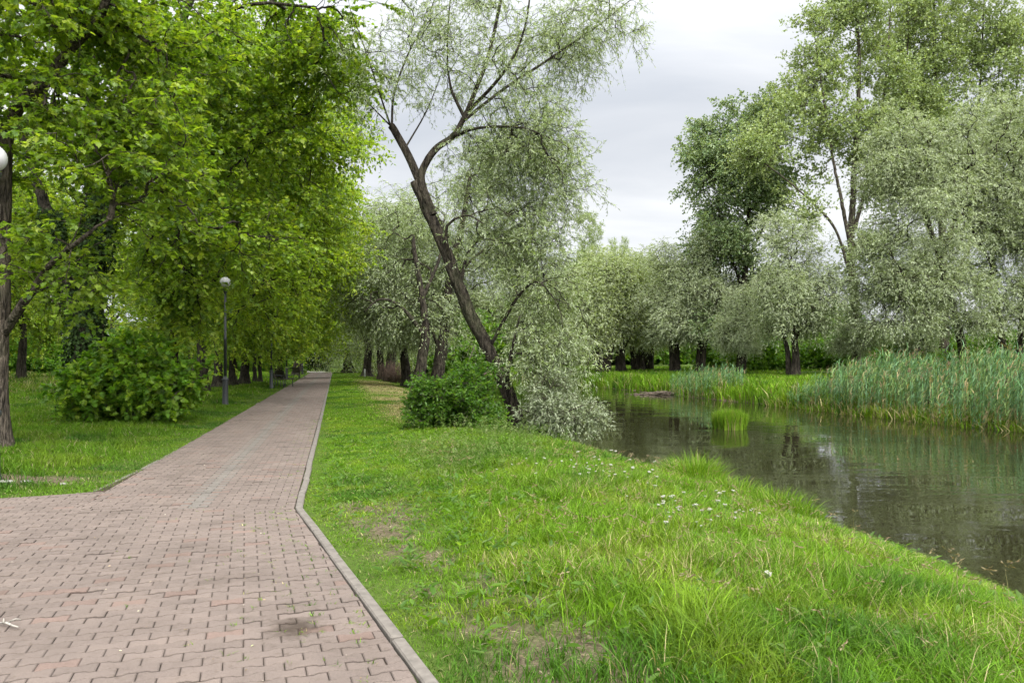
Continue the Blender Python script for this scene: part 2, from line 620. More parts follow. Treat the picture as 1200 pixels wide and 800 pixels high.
    for p0, p1 in lines:
        p0 = np.array(p0); Ln = np.linalg.norm(p1 - p0); t = (p1 - p0) / Ln
        nrm = np.array([t[1], -t[0]])
        s = 0.0
        while s < Ln - .1:
            l = min(1.0, Ln - s)
            c = p0 + t * (s + l / 2) + nrm * 0.044 + nrm * rng.normal(0, .0025)
            mb.box((c[0], c[1], -0.034 + rng.normal(0, .004)), (l - .016, .076, .15), rz=math.atan2(t[1], t[0]) + rng.normal(0, .006), bev=.009)
            s += 1.0
    o = obj('kerb', mb.mesh('kerb', conc, smooth=False))
    tag(o, 'narrow concrete kerb along the right edge of the brick path', 'kerb', kind='structure')
    mb = MB()
    pl = [uline(-2.70, END_Y), uline(-2.70, 14.0), uline(-2.74, 11.0), (-4.97, 9.17), (-5.75, 8.62), (-12.0, 6.0)]
    for p0, p1 in zip(pl[:-1], pl[1:]):
        p0, p1 = np.array(p0), np.array(p1); Ln = np.linalg.norm(p1 - p0); t = (p1 - p0) / Ln
        nrm = np.array([t[1], -t[0]])
        s = 0.0
        while s < Ln - .1:
            l = min(1.0, Ln - s)
            c = p0 + t * (s + l / 2) + nrm * 0.04 + rng.normal(0, .005, 2)
            mb.box((c[0], c[1], -0.068 + rng.normal(0, .006)), (l - .012, .07, .15), rz=math.atan2(t[1], t[0]) + rng.normal(0, .004), bev=.008)
            s += 1.0
    o = obj('kerb', mb.mesh('kerb', conc, smooth=False))
    tag(o, 'low concrete kerb half covered by grass on the left of the path', 'kerb', kind='structure')
    sand = plain_mat('pale_gravel', (0.30, 0.28, 0.24), 0.95, .1, var=.15, scale=3)
    pts = [(at(360, 84), 84), (at(412, 84), 84), (at(440, 92), 92), (at(360, 95), 95)]
    V = np.array([(x, y, float(ground(x, y)) + .06) for x, y in pts])
    o = obj('gravel_path', mesh_np('gravel_path', V, [np.array([[0, 1, 2, 3]])], sand))
    tag(o, 'pale gravel path crossing at the far end of the brick path', 'path', kind='structure')


build_path()


# ------------------------------------------------------------------ river
def build_water():
    m, nt, out = new_mat('murky_water')
    L = nt.links
    tc = N(nt, 'ShaderNodeTexCoord')
    mp = N(nt, 'ShaderNodeMapping')
    mp.inputs['Rotation'].default_value = (0, 0, math.radians(-12))
    mp.inputs['Scale'].default_value = (0.8, 1.9, 1)
    L.new(tc.outputs['Object'], mp.inputs[0])
    n1 = N(nt, 'ShaderNodeTexNoise', i_Scale=1.7, i_Detail=1.5, i_Roughness=0.4, i_Distortion=0.3)
    n2 = N(nt, 'ShaderNodeTexNoise', i_Scale=0.35, i_Detail=2.0)
    n3 = N(nt, 'ShaderNodeTexNoise', i_Scale=11.0, i_Detail=2.0)
    for n in (n1, n2, n3): L.new(mp.outputs[0], n.inputs['Vector'])
    # ripples come and go in patches
    patch = ramp(nt, n2.outputs['Fac'], [(0.42, (.04, .04, .04)), (0.62, (1, 1, 1))])
    a = N(nt, 'ShaderNodeMath', operation='MULTIPLY_ADD')
    L.new(n3.outputs['Fac'], a.inputs[0]); a.inputs[1].default_value = 0.05
    L.new(n1.outputs['Fac'], a.inputs[2])
    mu = N(nt, 'ShaderNodeMath', operation='MULTIPLY')
    L.new(a.outputs[0], mu.inputs[0]); L.new(patch, mu.inputs[1])
    b = N(nt, 'ShaderNodeBump', i_Strength=0.30, i_Distance=0.032)
    L.new(mu.outputs[0], b.inputs['Height'])
    p = N(nt, 'ShaderNodeBsdfPrincipled')
    p.inputs['Base Color'].default_value = (0.016, 0.015, 0.007, 1)
    p.inputs['Roughness'].default_value = 0.02
    p.inputs['IOR'].default_value = 1.45
    L.new(b.outputs[0], p.inputs['Normal'])
    L.new(p.outputs[0], out.inputs[0])
    ys = np.array([-30, 0, 30, 60, 100, 150, 220.])
    V = np.concatenate([np.array([(4.9 - K * y, y, WATER), (22.2 - K * y, y, WATER)]) for y in ys])
    F = np.array([[2 * i, 2 * i + 1, 2 * i + 3, 2 * i + 2] for i in range(len(ys) - 1)])
    o = obj('river_water', mesh_np('river_water', V, [F], m))
    tag(o, 'dark greenish river water with soft ripples and reflections', 'water', kind='structure')


build_water()

# ------------------------------------------------------------------ leaves and trees
def leaf_template(kind):
    if kind == 'willow':
        v = np.array([(0, 0, 0), (.42, .5, .03), (1, 0, -.10), (.42, -.5, .03)])
        return v, [[0, 1, 2, 3]]
    if kind == 'oval':
        v = np.array([(0, 0, 0), (.25, .42, .06), (.62, .36, .02), (1, 0, -.10), (.62, -.36, .02), (.25, -.42, .06)])
        return v, [[0, 3, 2, 1], [0, 5, 4, 3]]
    if kind == 'round':
        v = np.array([(0, 0, 0), (.3, .5, .05), (1, 0, -.05), (.3, -.5, .05)])
        return v, [[0, 2, 1], [0, 3, 2]]
    if kind == 'maple':
        half = [(0, .04), (-.12, .34), (.10, .30), (.26, .62), (.40, .36), (.62, .44), (.66, .20)]
        v = [(0.0, 0, 0), (1, 0, -.12)]
        l = [(x, y, .06 * abs(y) - .1 * x * x) for x, y in half]
        r = [(x, -y, .06 * abs(y) - .1 * x * x) for x, y in half]
        v = np.array(v + l + r)
        nl = len(half)
        f1 = [0] + [1] + [2 + i for i in range(nl)][::-1]
        f2 = [0] + [2 + nl + i for i in range(nl)] + [1]
        return v, [f1, f2]


def leaf_mesh(name, base, dirs, nrm, length, width, kind, colr, mat):
    tv, tf = leaf_template(kind)
    d = unit(dirs)
    s = unit(np.cross(nrm, d))
    n = np.cross(d, s)
    L_ = length[:, None, None]
    V = base[:, None, :] + L_ * (tv[None, :, 0:1] * d[:, None, :] + tv[None, :, 2:3] * n[:, None, :]) + \
        width[:, None, None] * tv[None, :, 1:2] * s[:, None, :]
    k = len(tv)
    off = np.arange(len(base))[:, None] * k
    F = [off + np.array(f)[None, :] for f in tf]
    C = np.repeat(colr, k, axis=0)
    return mesh_np(name, V.reshape(-1, 3), F, mat, C)


def palette(n, cols, wts, rng, var=.14, grp=None, bright=1.0):
    """Leaf colours: a mix of hues, drawn per twig (grp gives the twig of each leaf) with a little spread per leaf."""
    cols = np.array(cols, float)
    if grp is None: grp = np.arange(n)
    g = rng.choice(len(cols), size=grp.max() + 1, p=np.array(wts) / np.sum(wts))
    c = cols[g][grp]
    other = cols[rng.choice(len(cols), size=n, p=np.array(wts) / np.sum(wts))]
    t = rng.random((n, 1)) * .5
    c = c * (1 - t) + other * t
    return np.clip(c * bright * rng.normal(1, var, (n, 1)), .005, .9)


def catmull(P, n):
    P = np.array(P, float)
    if len(P) == 2:
        t = np.linspace(0, 1, n)[:, None]
        return P[0] * (1 - t) + P[1] * t
    Q = np.concatenate([[2 * P[0] - P[1]], P, [2 * P[-1] - P[-2]]])
    seg = np.linspace(0, len(P) - 1 - 1e-6, n)
    i = seg.astype(int)
    t = (seg - i)[:, None]
    p0, p1, p2, p3 = Q[i], Q[i + 1], Q[i + 2], Q[i + 3]
    return .5 * (2 * p1 + (p2 - p0) * t + (2 * p0 - 5 * p1 + 4 * p2 - p3) * t ** 2 + (3 * p1 - p0 - 3 * p2 + p3) * t ** 3)


MAPLE_COLS = ([(.195, .295, .032), (.245, .335, .036), (.135, .225, .032), (.320, .385, .050), (.095, .170, .030)], [4, 3, 3, 1.6, 1.5])
MAPLE_LIGHT = ([(.240, .340, .038), (.295, .390, .044), (.170, .270, .036), (.370, .420, .062), (.120, .200, .034)], [4, 3, 3, 1.8, 1.2])
WILLOW_SILVER = ([(.270, .325, .165), (.330, .380, .205), (.190, .245, .110), (.400, .440, .270), (.240, .310, .105)], [4, 3, 2, 1.5, 1.5])
WILLOW_YELLOW = ([(.270, .340, .095), (.330, .390, .125), (.200, .270, .070), (.390, .430, .190), (.255, .330, .070)], [4, 3, 2, 1.3, 2])
WILLOW_COLS = ([(.225, .300, .110), (.285, .350, .135), (.165, .235, .080), (.360, .410, .200), (.235, .320, .070)], [4, 3, 2, 1.3, 2])
POPLAR_COLS = ([(.285, .360, .125), (.220, .295, .098), (.355, .415, .160), (.160, .225, .080)], [4, 3, 2.5, 1.5])
ASPEN_COLS = ([(.135, .210, .080), (.100, .165, .068), (.185, .260, .105), (.235, .300, .145)], [4, 3, 2.5, 1.5])
FRESH_COLS = ([(.130, .260, .024), (.090, .200, .022), (.195, .310, .035)], [4, 3, 2])


def tree(name, label, cat, group, base, stems, blobs, spec, seed, bark, reject=None):
    """stems: list of (points, r0, r1) in world space, first is the trunk; blobs: list of (centre, radii, share).
    spec: n (twig clusters), clump, twigs, leaves, tl (twig length), droop, leaf (kind, length, width), cols, mat, up."""
    rng = np.random.default_rng(seed)
    base = np.array(base, float)
    root = empty(name, base, label, cat, group)
    S = dict(n=700, per=7, sig=.55, twigs=5, leaves=10, tl=.6, droop=.3, leaf=('oval', .1, .07), cols=MAPLE_COLS, mat=M_MAPLE,
             nb=.8, fw=.5, hang=.2, upb=.1, sides=10, cdroop=.0, r0=.0065, shell=2.6, flare=1.0, bup=.25)
    S.update(spec)
    # --- stems
    P, T, par, rad = [], [], [], []
    VS, FS, ns = [], [], 0
    for si, (pts, r0, r1) in enumerate(stems):
        pts = np.array(pts, float)
        Ln = np.linalg.norm(np.diff(pts, axis=0), axis=1).sum()
        n = max(4, int(Ln / .22))
        n = n if r0 < .14 else int(n * 1.6)
        C = catmull(pts, n)
        t = np.linspace(0, 1, n)
        R = r0 + (r1 - r0) * t
        wob = np.cumsum(rng.normal(0, .010, (n, 3)), axis=0) * np.minimum(1, t * 4)[:, None] * min(1, r0 * 6)
        if si > 0: C = C + wob
        else: C = C + wob * np.array([1, 1, .2])
        if si == 0:
            hgt = C[:, 2] - C[0, 2]
            R = R * (1 + S['flare'] * .75 * np.exp(-np.maximum(hgt, 0) / .28))
            C = np.concatenate([[C[0] - np.array([0, 0, .35])], C])
            R = np.concatenate([[R[0] * 1.15], R])
            n += 1
        sd = 36 if r0 > .14 else (12 if r0 > .06 else 8)
        th = np.arange(sd)
        zz = np.arange(n)
        rid = 1 + .13 * (vnoise(th[None, :] * .9 + 0 * zz[:, None], zz[:, None] * .16 + seed + si * 7, 3) - .5) + \
            .16 * (vnoise(th[None, :] * .47 * (2 if sd > 30 else 4) + 0 * zz[:, None], zz[:, None] * .22, 8 + si) - .5)
        v, f = tube_np(C, R, sd, rid)
        VS.append(v - base); FS.append(f + ns); ns += len(v)
        cap = np.arange(sd)[None, :] + ns - sd
        FS.append(cap)
        k0 = len(P)
        tg = unit(np.gradient(C, axis=0))
        if si == 0: lo = int(n * S.get('clear', .3))
        else: lo = 0
        for i in range(n):
            P.append(C[i]); T.append(tg[i]); rad.append(R[i])
            par.append(-1)
        for i in range(lo): rad[k0 + i] = -rad[k0 + i]       # no limbs grow from the clear lower trunk
    nst = len(P)
    Q = {}
    for f in FS: Q.setdefault(f.shape[1], []).append(f)
    obj('trunk', mesh_np(name + '_trunk', np.concatenate(VS), [np.concatenate(x) for x in Q.values()], bark), root)
    # --- twig clusters gather in clumps inside the crown
    w = np.array([b[2] for b in blobs], float)
    ncl = max(6, S['n'] // S['per'])
    which = rng.choice(len(blobs), size=ncl, p=w / w.sum())
    cc = np.array([b[0] for b in blobs])[which]
    rr = np.array([b[1] for b in blobs])[which]
    q = rand_unit(ncl, rng) * (rng.random((ncl, 1)) ** (1 / S['shell']))
    cen = cc + q * rr
    A = np.repeat(cen, S['per'], axis=0)
    A = A + rng.normal(0, S['sig'], A.shape) * np.array([1, 1, .75])
    A = A[A[:, 2] > base[2] + S.get('zmin', .8)]
    if reject is not None: A = A[~reject(A)]
    nA = len(A)
    M = 6
    cap = nst + nA * (M - 1)
    Pn = np.zeros((cap, 3)); Pn[:nst] = P
    Tn = np.zeros((cap, 3)); Tn[:nst] = T
    ok = np.zeros(cap, bool); ok[:nst] = np.array(rad) > 0
    parent = np.full(cap, -1)
    pl = np.zeros(cap)
    d0 = np.array([np.linalg.norm(Pn[:nst][ok[:nst]] - a, axis=1).min() for a in A])
    order = np.argsort(d0)
    cur = nst
    chains = np.zeros((nA, M), int)
    tips = np.zeros((nA, 3)); tdir = np.zeros((nA, 3))
    tt = np.linspace(0, 1, M)[1:, None]
    for ci, ai in enumerate(order):
        a = A[ai]
        dv = a - Pn[:cur]
        dist = np.linalg.norm(dv, axis=1)
        cosg = (dv * Tn[:cur]).sum(1) / np.maximum(dist, 1e-6)
        cost = dist * (1.55 - .55 * cosg) + .10 * pl[:cur] + np.where(ok[:cur], 0, 1e6)
        j = int(np.argmin(cost))
        p0, d = Pn[j], dist[j]
        t0 = Tn[j]
        dirv = dv[j] / max(d, 1e-6)
        c1 = p0 + unit(t0 * .55 + dirv * .6 + np.array([0, 0, S['bup']])) * d * .36
        endd = unit(dirv + np.array([0, 0, -S['cdroop']]) + rng.normal(0, .15, 3))
        c2 = a - endd * d * .33
        crv = (1 - tt) ** 3 * p0 + 3 * (1 - tt) ** 2 * tt * c1 + 3 * (1 - tt) * tt ** 2 * c2 + tt ** 3 * a
        crv[:-1] += rng.normal(0, .022 * d, (M - 2, 3))
        idx = np.arange(cur, cur + M - 1)
        Pn[idx] = crv
        full = np.concatenate([p0[None], crv])
        tg = unit(np.diff(full, axis=0))
        Tn[idx] = tg
        parent[idx] = np.concatenate([[j], idx[:-1]])
        pl[idx] = pl[j] + d * tt[:, 0]
        ok[idx] = True
        chains[ci] = np.concatenate([[j], idx])
        tips[ci], tdir[ci] = a, tg[-1]
        cur += M - 1
    cnt = np.zeros(cur)
    cnt[chains[:, -1]] += 1
    for i in range(cur - 1, nst - 1, -1):
        cnt[parent[i]] += cnt[i]
    rn = S['r0'] * np.maximum(cnt, 1) ** .46
    stem_r = np.abs(np.array(rad))
    CH = Pn[chains]
    R = rn[chains]
    R[:, 0] = R[:, 1]
    isst = chains[:, 0] < nst
    lim = np.where(isst, stem_r[np.minimum(chains[:, 0], nst - 1)] * .7, 9)
    R = np.minimum(R, lim[:, None])
    # --- twigs
    nt_ = S['twigs']
    tw_b = np.repeat(tips, nt_, 0)
    # twigs start along the last stretch of the branch
    back = np.repeat(Pn[chains[:, -3]], nt_, 0)
    s = rng.random((len(tw_b), 1)) ** 1.5
    tw_b = tw_b * (1 - s) + back * s
    td = unit(np.repeat(tdir, nt_, 0) * .55 + rand_unit(len(tw_b), rng) * .75 * np.array([1, 1, S.get('flat', 1.0)]) + np.array([0, 0, S['upb']]))
    tl = S['tl'] * rng.uniform(.55, 1.35, (len(tw_b), 1))
    g = np.array([0, 0, -1.0]) * S['droop']
    ts = np.array([0, .5, 1.0])
    TW = tw_b[:, None, :] + td[:, None, :] * tl[:, None, :] * ts[None, :, None] + g * tl[:, None, :] * (ts ** 2)[None, :, None]

    def tubes(CHN, RAD, sd):
        n, m = CHN.shape[:2]
        Tg = unit(np.gradient(CHN, axis=1))
        ref = np.where(np.abs(Tg[:, :1, 2:3]) > .8, np.array([1, 0, 0.0]), np.array([0, 0, 1.0]))
        Aa = unit(np.cross(Tg, np.broadcast_to(ref, Tg.shape)))
        Bb = np.cross(Tg, Aa)
        th = np.linspace(0, 2 * np.pi, sd, endpoint=False)
        V = CHN[:, :, None, :] + RAD[:, :, None, None] * (Aa[:, :, None, :] * np.cos(th)[:, None] + Bb[:, :, None, :] * np.sin(th)[:, None])
        a = (np.arange(n)[:, None, None] * m + np.arange(m - 1)[None, :, None]) * sd
        i = np.arange(sd)[None, None, :]
        jx = (i + 1) % sd
        F = np.stack([a + i, a + jx, a + sd + jx, a + sd + i], -1).reshape(-1, 4)
        return V.reshape(-1, 3), F
    v1, f1 = tubes(CH, R, 5)
    twr = np.broadcast_to(np.array([.0045, .0034, .0018]) * S.get('twr', 1.0), (len(TW), 3))
    v2, f2 = tubes(TW, twr, 3)
    obj('branches', mesh_np(name + '_branches', np.concatenate([v1, v2]) - base, [np.concatenate([f1, f2 + len(v1)])], bark), root)
    # --- leaves
    nl = S['leaves']
    n = len(TW) * nl
    tw = np.repeat(np.arange(len(TW)), nl)
    t = rng.uniform(.12, 1.02, (n, 1))
    b = tw_b[tw] + td[tw] * tl[tw] * t + g * tl[tw] * t ** 2
    tang = unit(td[tw] + 2 * g * t)
    side = rand_unit(n, rng)
    d = unit(tang * S['fw'] + side * .8 + np.array([0, 0, -S['hang']]))
    nrm = unit(rand_unit(n, rng) + np.array([0, 0, S['nb']]))
    kind, ll, lw = S['leaf']
    sc_ = rng.uniform(.7, 1.25, n)
    cl = palette(n, *S['cols'], rng, grp=tw)
    me = leaf_mesh(name + '_crown', b - base, d, nrm, ll * sc_, lw * sc_, kind, cl, S['mat'])
    obj('crown', me, root)
    return root


def blob(px, py, rx, ry, Y, rY, share=1.0, dy=0.0):
    """Crown lobe given by its middle and size as seen, at distance Y, rY deep."""
    s = Y / FPX
    return ((at(px, Y), Y + dy, zt(py, Y)), (rx * s, rY, ry * s), share)


def stem(pts, Y, r0, r1, base_px=None):
    """Stem from (px, py[, dY]) points at about distance Y."""
    out = []
    for p in pts:
        dy = p[2] if len(p) > 2 else 0
        out.append(pt(p[0], p[1], Y + dy))
    return (out, r0, r1)


def gz(x, y):
    return float(ground(np.array([x]), np.array([y]))[0])

# ------------------------------------------------------------------ the maples on the left
GL = 'maples along the left of the path'
def lamp_gap(A):
    """Keep the sight of the near street lamp's globe free of leaves, as the pruned crowns do."""
    px = 600 + FPX * A[:, 0] / A[:, 1]
    py = HOR - FPX * (A[:, 2] - CAMH) / A[:, 1]
    return (np.abs(px - 264) < 20) & (np.abs(py - 345) < 38) & (A[:, 1] < 26.5)


SP_M = dict(n=1350, per=8, sig=.42, twigs=6, leaves=11, tl=.55, droop=.22, flat=.45, leaf=('maple', .080, .078), cols=MAPLE_COLS, mat=M_MAPLE, nb=2.0, shell=1.7,
            fw=.6, hang=.25, clear=.35, r0=.006)
T1 = tree('maple_tree', 'grey barked maple with its trunk cut by the left edge of the picture', 'tree', GL, (at(2, 13.1), 13.1, 0.02),
     [([(at(-1, 13.1), 13.1, 0.02)] + [pt(p, q, 13.1) for p, q in ((-3, 400), (0, 300), (-5, 200), (-12, 80), (-16, -80))], .155, .07),
      stem([(4, 390), (35, 345, -.3), (62, 308, -.6), (110, 270, -1)], 13.1, .085, .03),
      stem([(3, 260), (12, 148), (62, 94, -.4), (88, 58, -.6), (125, 16, -.8), (150, -60, -1)], 13.1, .12, .05),
      stem([(4, 290), (-60, 200, -.3), (-150, 80, -.5), (-200, -60)], 13.1, .09, .03)],
     [blob(50, 120, 160, 150, 13.1, 3.0, 1.4), blob(110, 20, 120, 110, 12.6, 2.6), blob(-170, 90, 150, 180, 13, 3.2, 1.1),
      blob(40, 310, 60, 40, 12.6, 1.6, .16), blob(60, -170, 220, 120, 13, 3.2, .8), blob(150, 190, 70, 70, 12.4, 1.5, .35)],
     dict(SP_M, n=930, r0=.0075), 21, M_BARK_PALE, lamp_gap)

T2 = tree('maple_tree', 'big forked maple whose trunk is wrapped in dark ivy behind the round bush', 'tree', GL, (at(95, 20.6), 20.6, 0.03),
     [([(at(95, 20.6), 20.6, 0.03)] + [pt(p, q, 20.6) for p, q in ((98, 440), (101, 380), (112, 300), (118, 230), (118, 170), (106, 100), (98, 20), (95, -60))], .34, .07),
      stem([(112, 300), (140, 210, -.3), (165, 130, -.6), (188, 85, -.8), (215, 20, -1), (240, -60, -1)], 20.6, .19, .06),
      stem([(100, 380), (72, 300, .2), (52, 235, .4), (30, 165, .6), (18, 80, .8), (10, -40, 1)], 20.6, .19, .07),
      stem([(118, 240), (144, 224, -.8), (170, 221, -1.5), (200, 230, -2.1), (222, 244, -2.6), (242, 280, -3)], 20.6, .055, .02),
      stem([(165, 130, -.6), (185, 75, -1), (205, 54, -1.2), (240, 26, -1.5), (300, 5, -1.8), (370, 10, -2)], 20.6, .09, .03),
      stem([(140, 210, -.3), (200, 170, .3), (260, 180, .8), (330, 150, 1.2)], 20.6, .08, .025)],
     [blob(120, 70, 200, 150, 20.6, 4.2, 1.6), blob(280, 120, 105, 120, 20, 2.8, 1.1), blob(225, 270, 110, 60, 19.5, 2.4, .7), blob(40, 270, 110, 60, 21.5, 2.6, .35),
      blob(345, 60, 75, 85, 20.3, 2.3, .6), blob(110, -150, 260, 110, 20.6, 3.8, .9), blob(400, 70, 38, 75, 20, 1.6, .32), blob(225, 345, 55, 36, 19.6, 1.6, .25)],
     dict(SP_M, n=1300, r0=.0075, per=9, sig=.5, tl=.65, leaf=('maple', .098, .095)), 22, M_BARK_DARK, lamp_gap)

SP_M2 = dict(n=1150, per=8, sig=.6, twigs=6, leaves=11, tl=.75, droop=.22, flat=.5, leaf=('oval', .135, .090), cols=MAPLE_LIGHT, mat=M_MAPLE, nb=1.7, fw=.6, shell=2.0,
             hang=.25, clear=.38, r0=.0075)
def straight(px, py, Y, pts, r0, r1):
    x = at(px, Y)
    return ([(x, Y, gz(x, Y))] + [pt(p, q, Y) for p, q in pts], r0, r1)
def tbase(px, Y):
    x = at(px, Y)
    return (x, Y, gz(x, Y))

M0 = tree('maple_tree', 'maple standing just behind the round bush with its crown reaching over the path', 'tree', GL, tbase(200, 29),
     [straight(200, 470, 29, ((202, 400), (206, 300), (212, 200), (218, 60)), .27, .07),
      stem([(206, 300), (250, 230, -.6), (300, 180, -1), (350, 130, -1.2)], 29, .11, .03),
      stem([(203, 330), (240, 290, -1), (280, 300, -1.6), (310, 330, -2)], 29, .07, .02),
      stem([(206, 290), (170, 220, .5), (140, 140, 1)], 29, .10, .03)],
     [blob(240, 240, 125, 130, 29, 4.2, 1.6), blob(325, 160, 80, 100, 28, 3.2), blob(364, 150, 42, 80, 28, 2.6, .5), blob(220, 60, 140, 110, 29, 4.2, 1.2),
      blob(255, 365, 85, 36, 28.4, 2.8, .5), blob(330, 300, 60, 70, 28, 2.6, .6)],
     dict(SP_M2, n=1150), 23, M_BARK_DARK, lamp_gap)
M1 = tree('maple_tree', 'broad trunked maple beside the nearest black street lamp, first of the visible row', 'tree', GL, tbase(237, 36),
     [straight(237, 460, 36, ((238, 420), (240, 340), (246, 250), (252, 150)), .27, .07),
      stem([(241, 340), (290, 280, -.6), (330, 230, -1), (365, 180, -1.2)], 36, .11, .03),
      stem([(242, 330), (210, 260, .6), (190, 190, 1)], 36, .11, .03)],
     [blob(285, 265, 100, 125, 36, 4.2, 1.6), blob(345, 220, 65, 100, 35, 3.4), blob(385, 250, 35, 70, 35, 2.4, .4), blob(285, 372, 80, 32, 35.4, 3, .55), blob(255, 140, 80, 70, 36, 3.4, .6)],
     SP_M2, 24, M_BARK_DARK, lamp_gap)
M4 = tree('maple_tree', 'maple with a dark stout trunk, two trunks before the slender pair', 'tree', GL, tbase(286, 45),
     [straight(286, 452, 45, ((287, 420), (288, 360), (293, 290), (300, 210)), .26, .07),
      stem([(288, 360), (325, 310, -.6), (360, 270, -1), (390, 240, -1.2)], 45, .11, .03),
      stem([(288, 350), (262, 300, .6), (250, 240, 1)], 45, .11, .03)],
     [blob(330, 285, 72, 95, 45, 4, 1.5), blob(378, 270, 40, 80, 44, 3.2), blob(330, 378, 62, 28, 44.5, 3.2, .5), blob(405, 300, 18, 50, 44, 1.8, .25)],
     dict(SP_M2, n=900), 25, M_BARK_DARK)
M7 = tree('maple_tree', 'maple behind the pair of dark benches by the path', 'tree', GL, tbase(326, 60),
     [straight(326, 444, 60, ((327, 420), (329, 380), (333, 330), (338, 270)), .30, .08),
      stem([(329, 385), (352, 350, -.6), (380, 320, -1)], 60, .11, .03)],
     [blob(360, 315, 52, 80, 60, 4, 1.5), blob(392, 335, 27, 65, 58, 3), blob(352, 393, 42, 22, 59, 3.2, .5)],
     dict(SP_M2, n=750, leaf=('oval', .17, .12)), 26, M_BARK_DARK)
def cp(src, px, Y, rz, s, label, group, sz=None, dz=0.0):
    x = at(px, Y)
    return copy_tree(src, (x, Y, gz(x, Y) + dz), math.radians(rz), (s, s, sz or s), label, group)
cp(M1, 255, 41, 20, .92, 'maple with a pale brown trunk just right of the nearest street lamp post', GL)
cp(M0, 272.5, 43, -25, .86, 'maple between the pale brown trunk and the stout dark trunk in the row', GL)
cp(M4, 299, 49, 200, .50, 'slender young maple, the left of a close pair of thin trunks', GL, .7)
cp(M4, 305, 50, 120, .50, 'slender young maple, the right of a close pair of thin trunks', GL, .7)
cp(M4, 346, 72, 30, 1.0, 'distant maple at the far bench near the end of the path', GL)
cp(M7, 352, 90, 200, .9, 'last maple of the row before the dark evergreen at the path end', GL)
GB = 'trees behind the left row'
LB = 'leafy tree in the mass of crowns behind the maples left of the path'
for px, Y, src, rz, s in ((-90, 36, M0, 100, .95), (25, 44, M1, 160, 1.0), (120, 50, M4, 220, 1.1), (175, 60, M0, 40, 1.0), (60, 68, M1, 280, 1.1),
                          (225, 74, M4, 150, 1.1), (-30, 60, M0, 200, 1.1), (130, 86, M1, 20, 1.15), (285, 92, M4, 310, 1.1), (315, 112, M0, 70, 1.0), (215, 105, M1, 130, 1.2),
                          (-160, 30, M1, 330, .9), (40, 100, M0, 250, 1.2)):
    cp(src, px, Y, rz, s, LB, GB)

# ------------------------------------------------------------------ near bank willows
GW = 'willows along the near bank'
SP_W = dict(n=1000, per=9, sig=.5, twigs=6, leaves=11, tl=.75, droop=.75, leaf=('willow', .11, .022), cols=WILLOW_COLS, mat=M_WILLOW, nb=.25, fw=1.0,
            hang=.5, cdroop=.35, upb=.0, clear=.3, r0=.0055, bup=.45)
W1Y = 19.0
x = at(608, W1Y)
W1 = tree('leaning_willow', 'willow with a dark trunk leaning over the lawn to a forked broken top', 'tree', GW, (x, W1Y, gz(x, W1Y)),
     [([(x, W1Y, gz(x, W1Y))] + [pt(p, q, W1Y) for p, q in ((597, 462), (578, 415), (556, 372), (540, 335), (522, 285), (505, 245), (491, 212))], .172, .122),
      stem([(507, 252), (489, 207), (478, 182), (465, 160), (457, 147)], W1Y, .106, .092),
      stem([(507, 252), (494, 212), (501, 189), (516, 172), (532, 160), (545, 140), (560, 105), (575, 60), (592, -30), (600, -120)], W1Y, .108, .03),
      stem([(545, 140), (590, 105, .4), (650, 65, .8), (700, 30, 1), (745, -5, 1.2)], W1Y, .05, .012),
      stem([(532, 160), (560, 150, -.5), (610, 150, -1), (650, 165, -1.3)], W1Y, .05, .012),
      stem([(545, 140), (528, 100, .5), (524, 50, .7), (530, -40, .8)], W1Y, .045, .012),
      stem([(550, 130), (590, 85, -.6), (615, 30, -1), (625, -60, -1.2)], W1Y, .05, .014),
      stem([(459, 150), (462, 110, .3), (480, 60, .6), (505, 10, .8), (520, -50, 1)], W1Y, .035, .010),
      stem([(459, 152), (440, 95, -.4), (425, 50, -.6), (410, 10, -.8)], W1Y, .026, .008),
      stem([(460, 150), (425, 115, .2), (398, 95, .4), (375, 85, .6)], W1Y, .022, .007),
      stem([(474, 175), (500, 130, .6), (520, 80, 1)], W1Y, .025, .008),
      stem([(530, 315), (522, 268, -.4), (546, 252, -.7), (566, 262, -.9)], W1Y, .05, .014),
      stem([(540, 330), (552, 290, .6), (585, 270, 1), (620, 290, 1.2), (630, 330, 1.3)], W1Y, .05, .014),
      stem([(575, 405), (605, 350, -.6), (630, 330, -1), (650, 350, -1.2)], W1Y, .05, .014),
      stem([(592, 455), (600, 410, -.5), (610, 370, -.7)], W1Y, .06, .02)],
     [blob(560, 50, 110, 75, W1Y, 2.4, .75), blob(675, 40, 65, 55, W1Y + .8, 1.5, .55), blob(455, 75, 60, 70, W1Y, 1.4, .28), blob(605, 165, 62, 50, W1Y, 1.5, .95),
      blob(645, 215, 42, 50, W1Y, 1.4, .7), blob(560, -90, 170, 90, W1Y, 2.6, .6), blob(578, 270, 50, 60, W1Y + .6, 1.3, .5), blob(628, 310, 42, 60, W1Y, 1.4, .7),
      blob(644, 380, 34, 52, W1Y - .2, 1.3, .42), blob(625, 430, 22, 26, W1Y - .8, .7, .12), blob(655, 440, 36, 26, W1Y - .2, 1.0, .2)],
     dict(SP_W, n=2200, per=7, sig=.34, tl=.46, twigs=5, leaves=12, leaf=('willow', .09, .018), clear=.30, r0=.0036, twr=.75, flare=.9, droop=.35, cdroop=.1, upb=.1, hang=.3, fw=.8), 31, M_BARK_DARK)

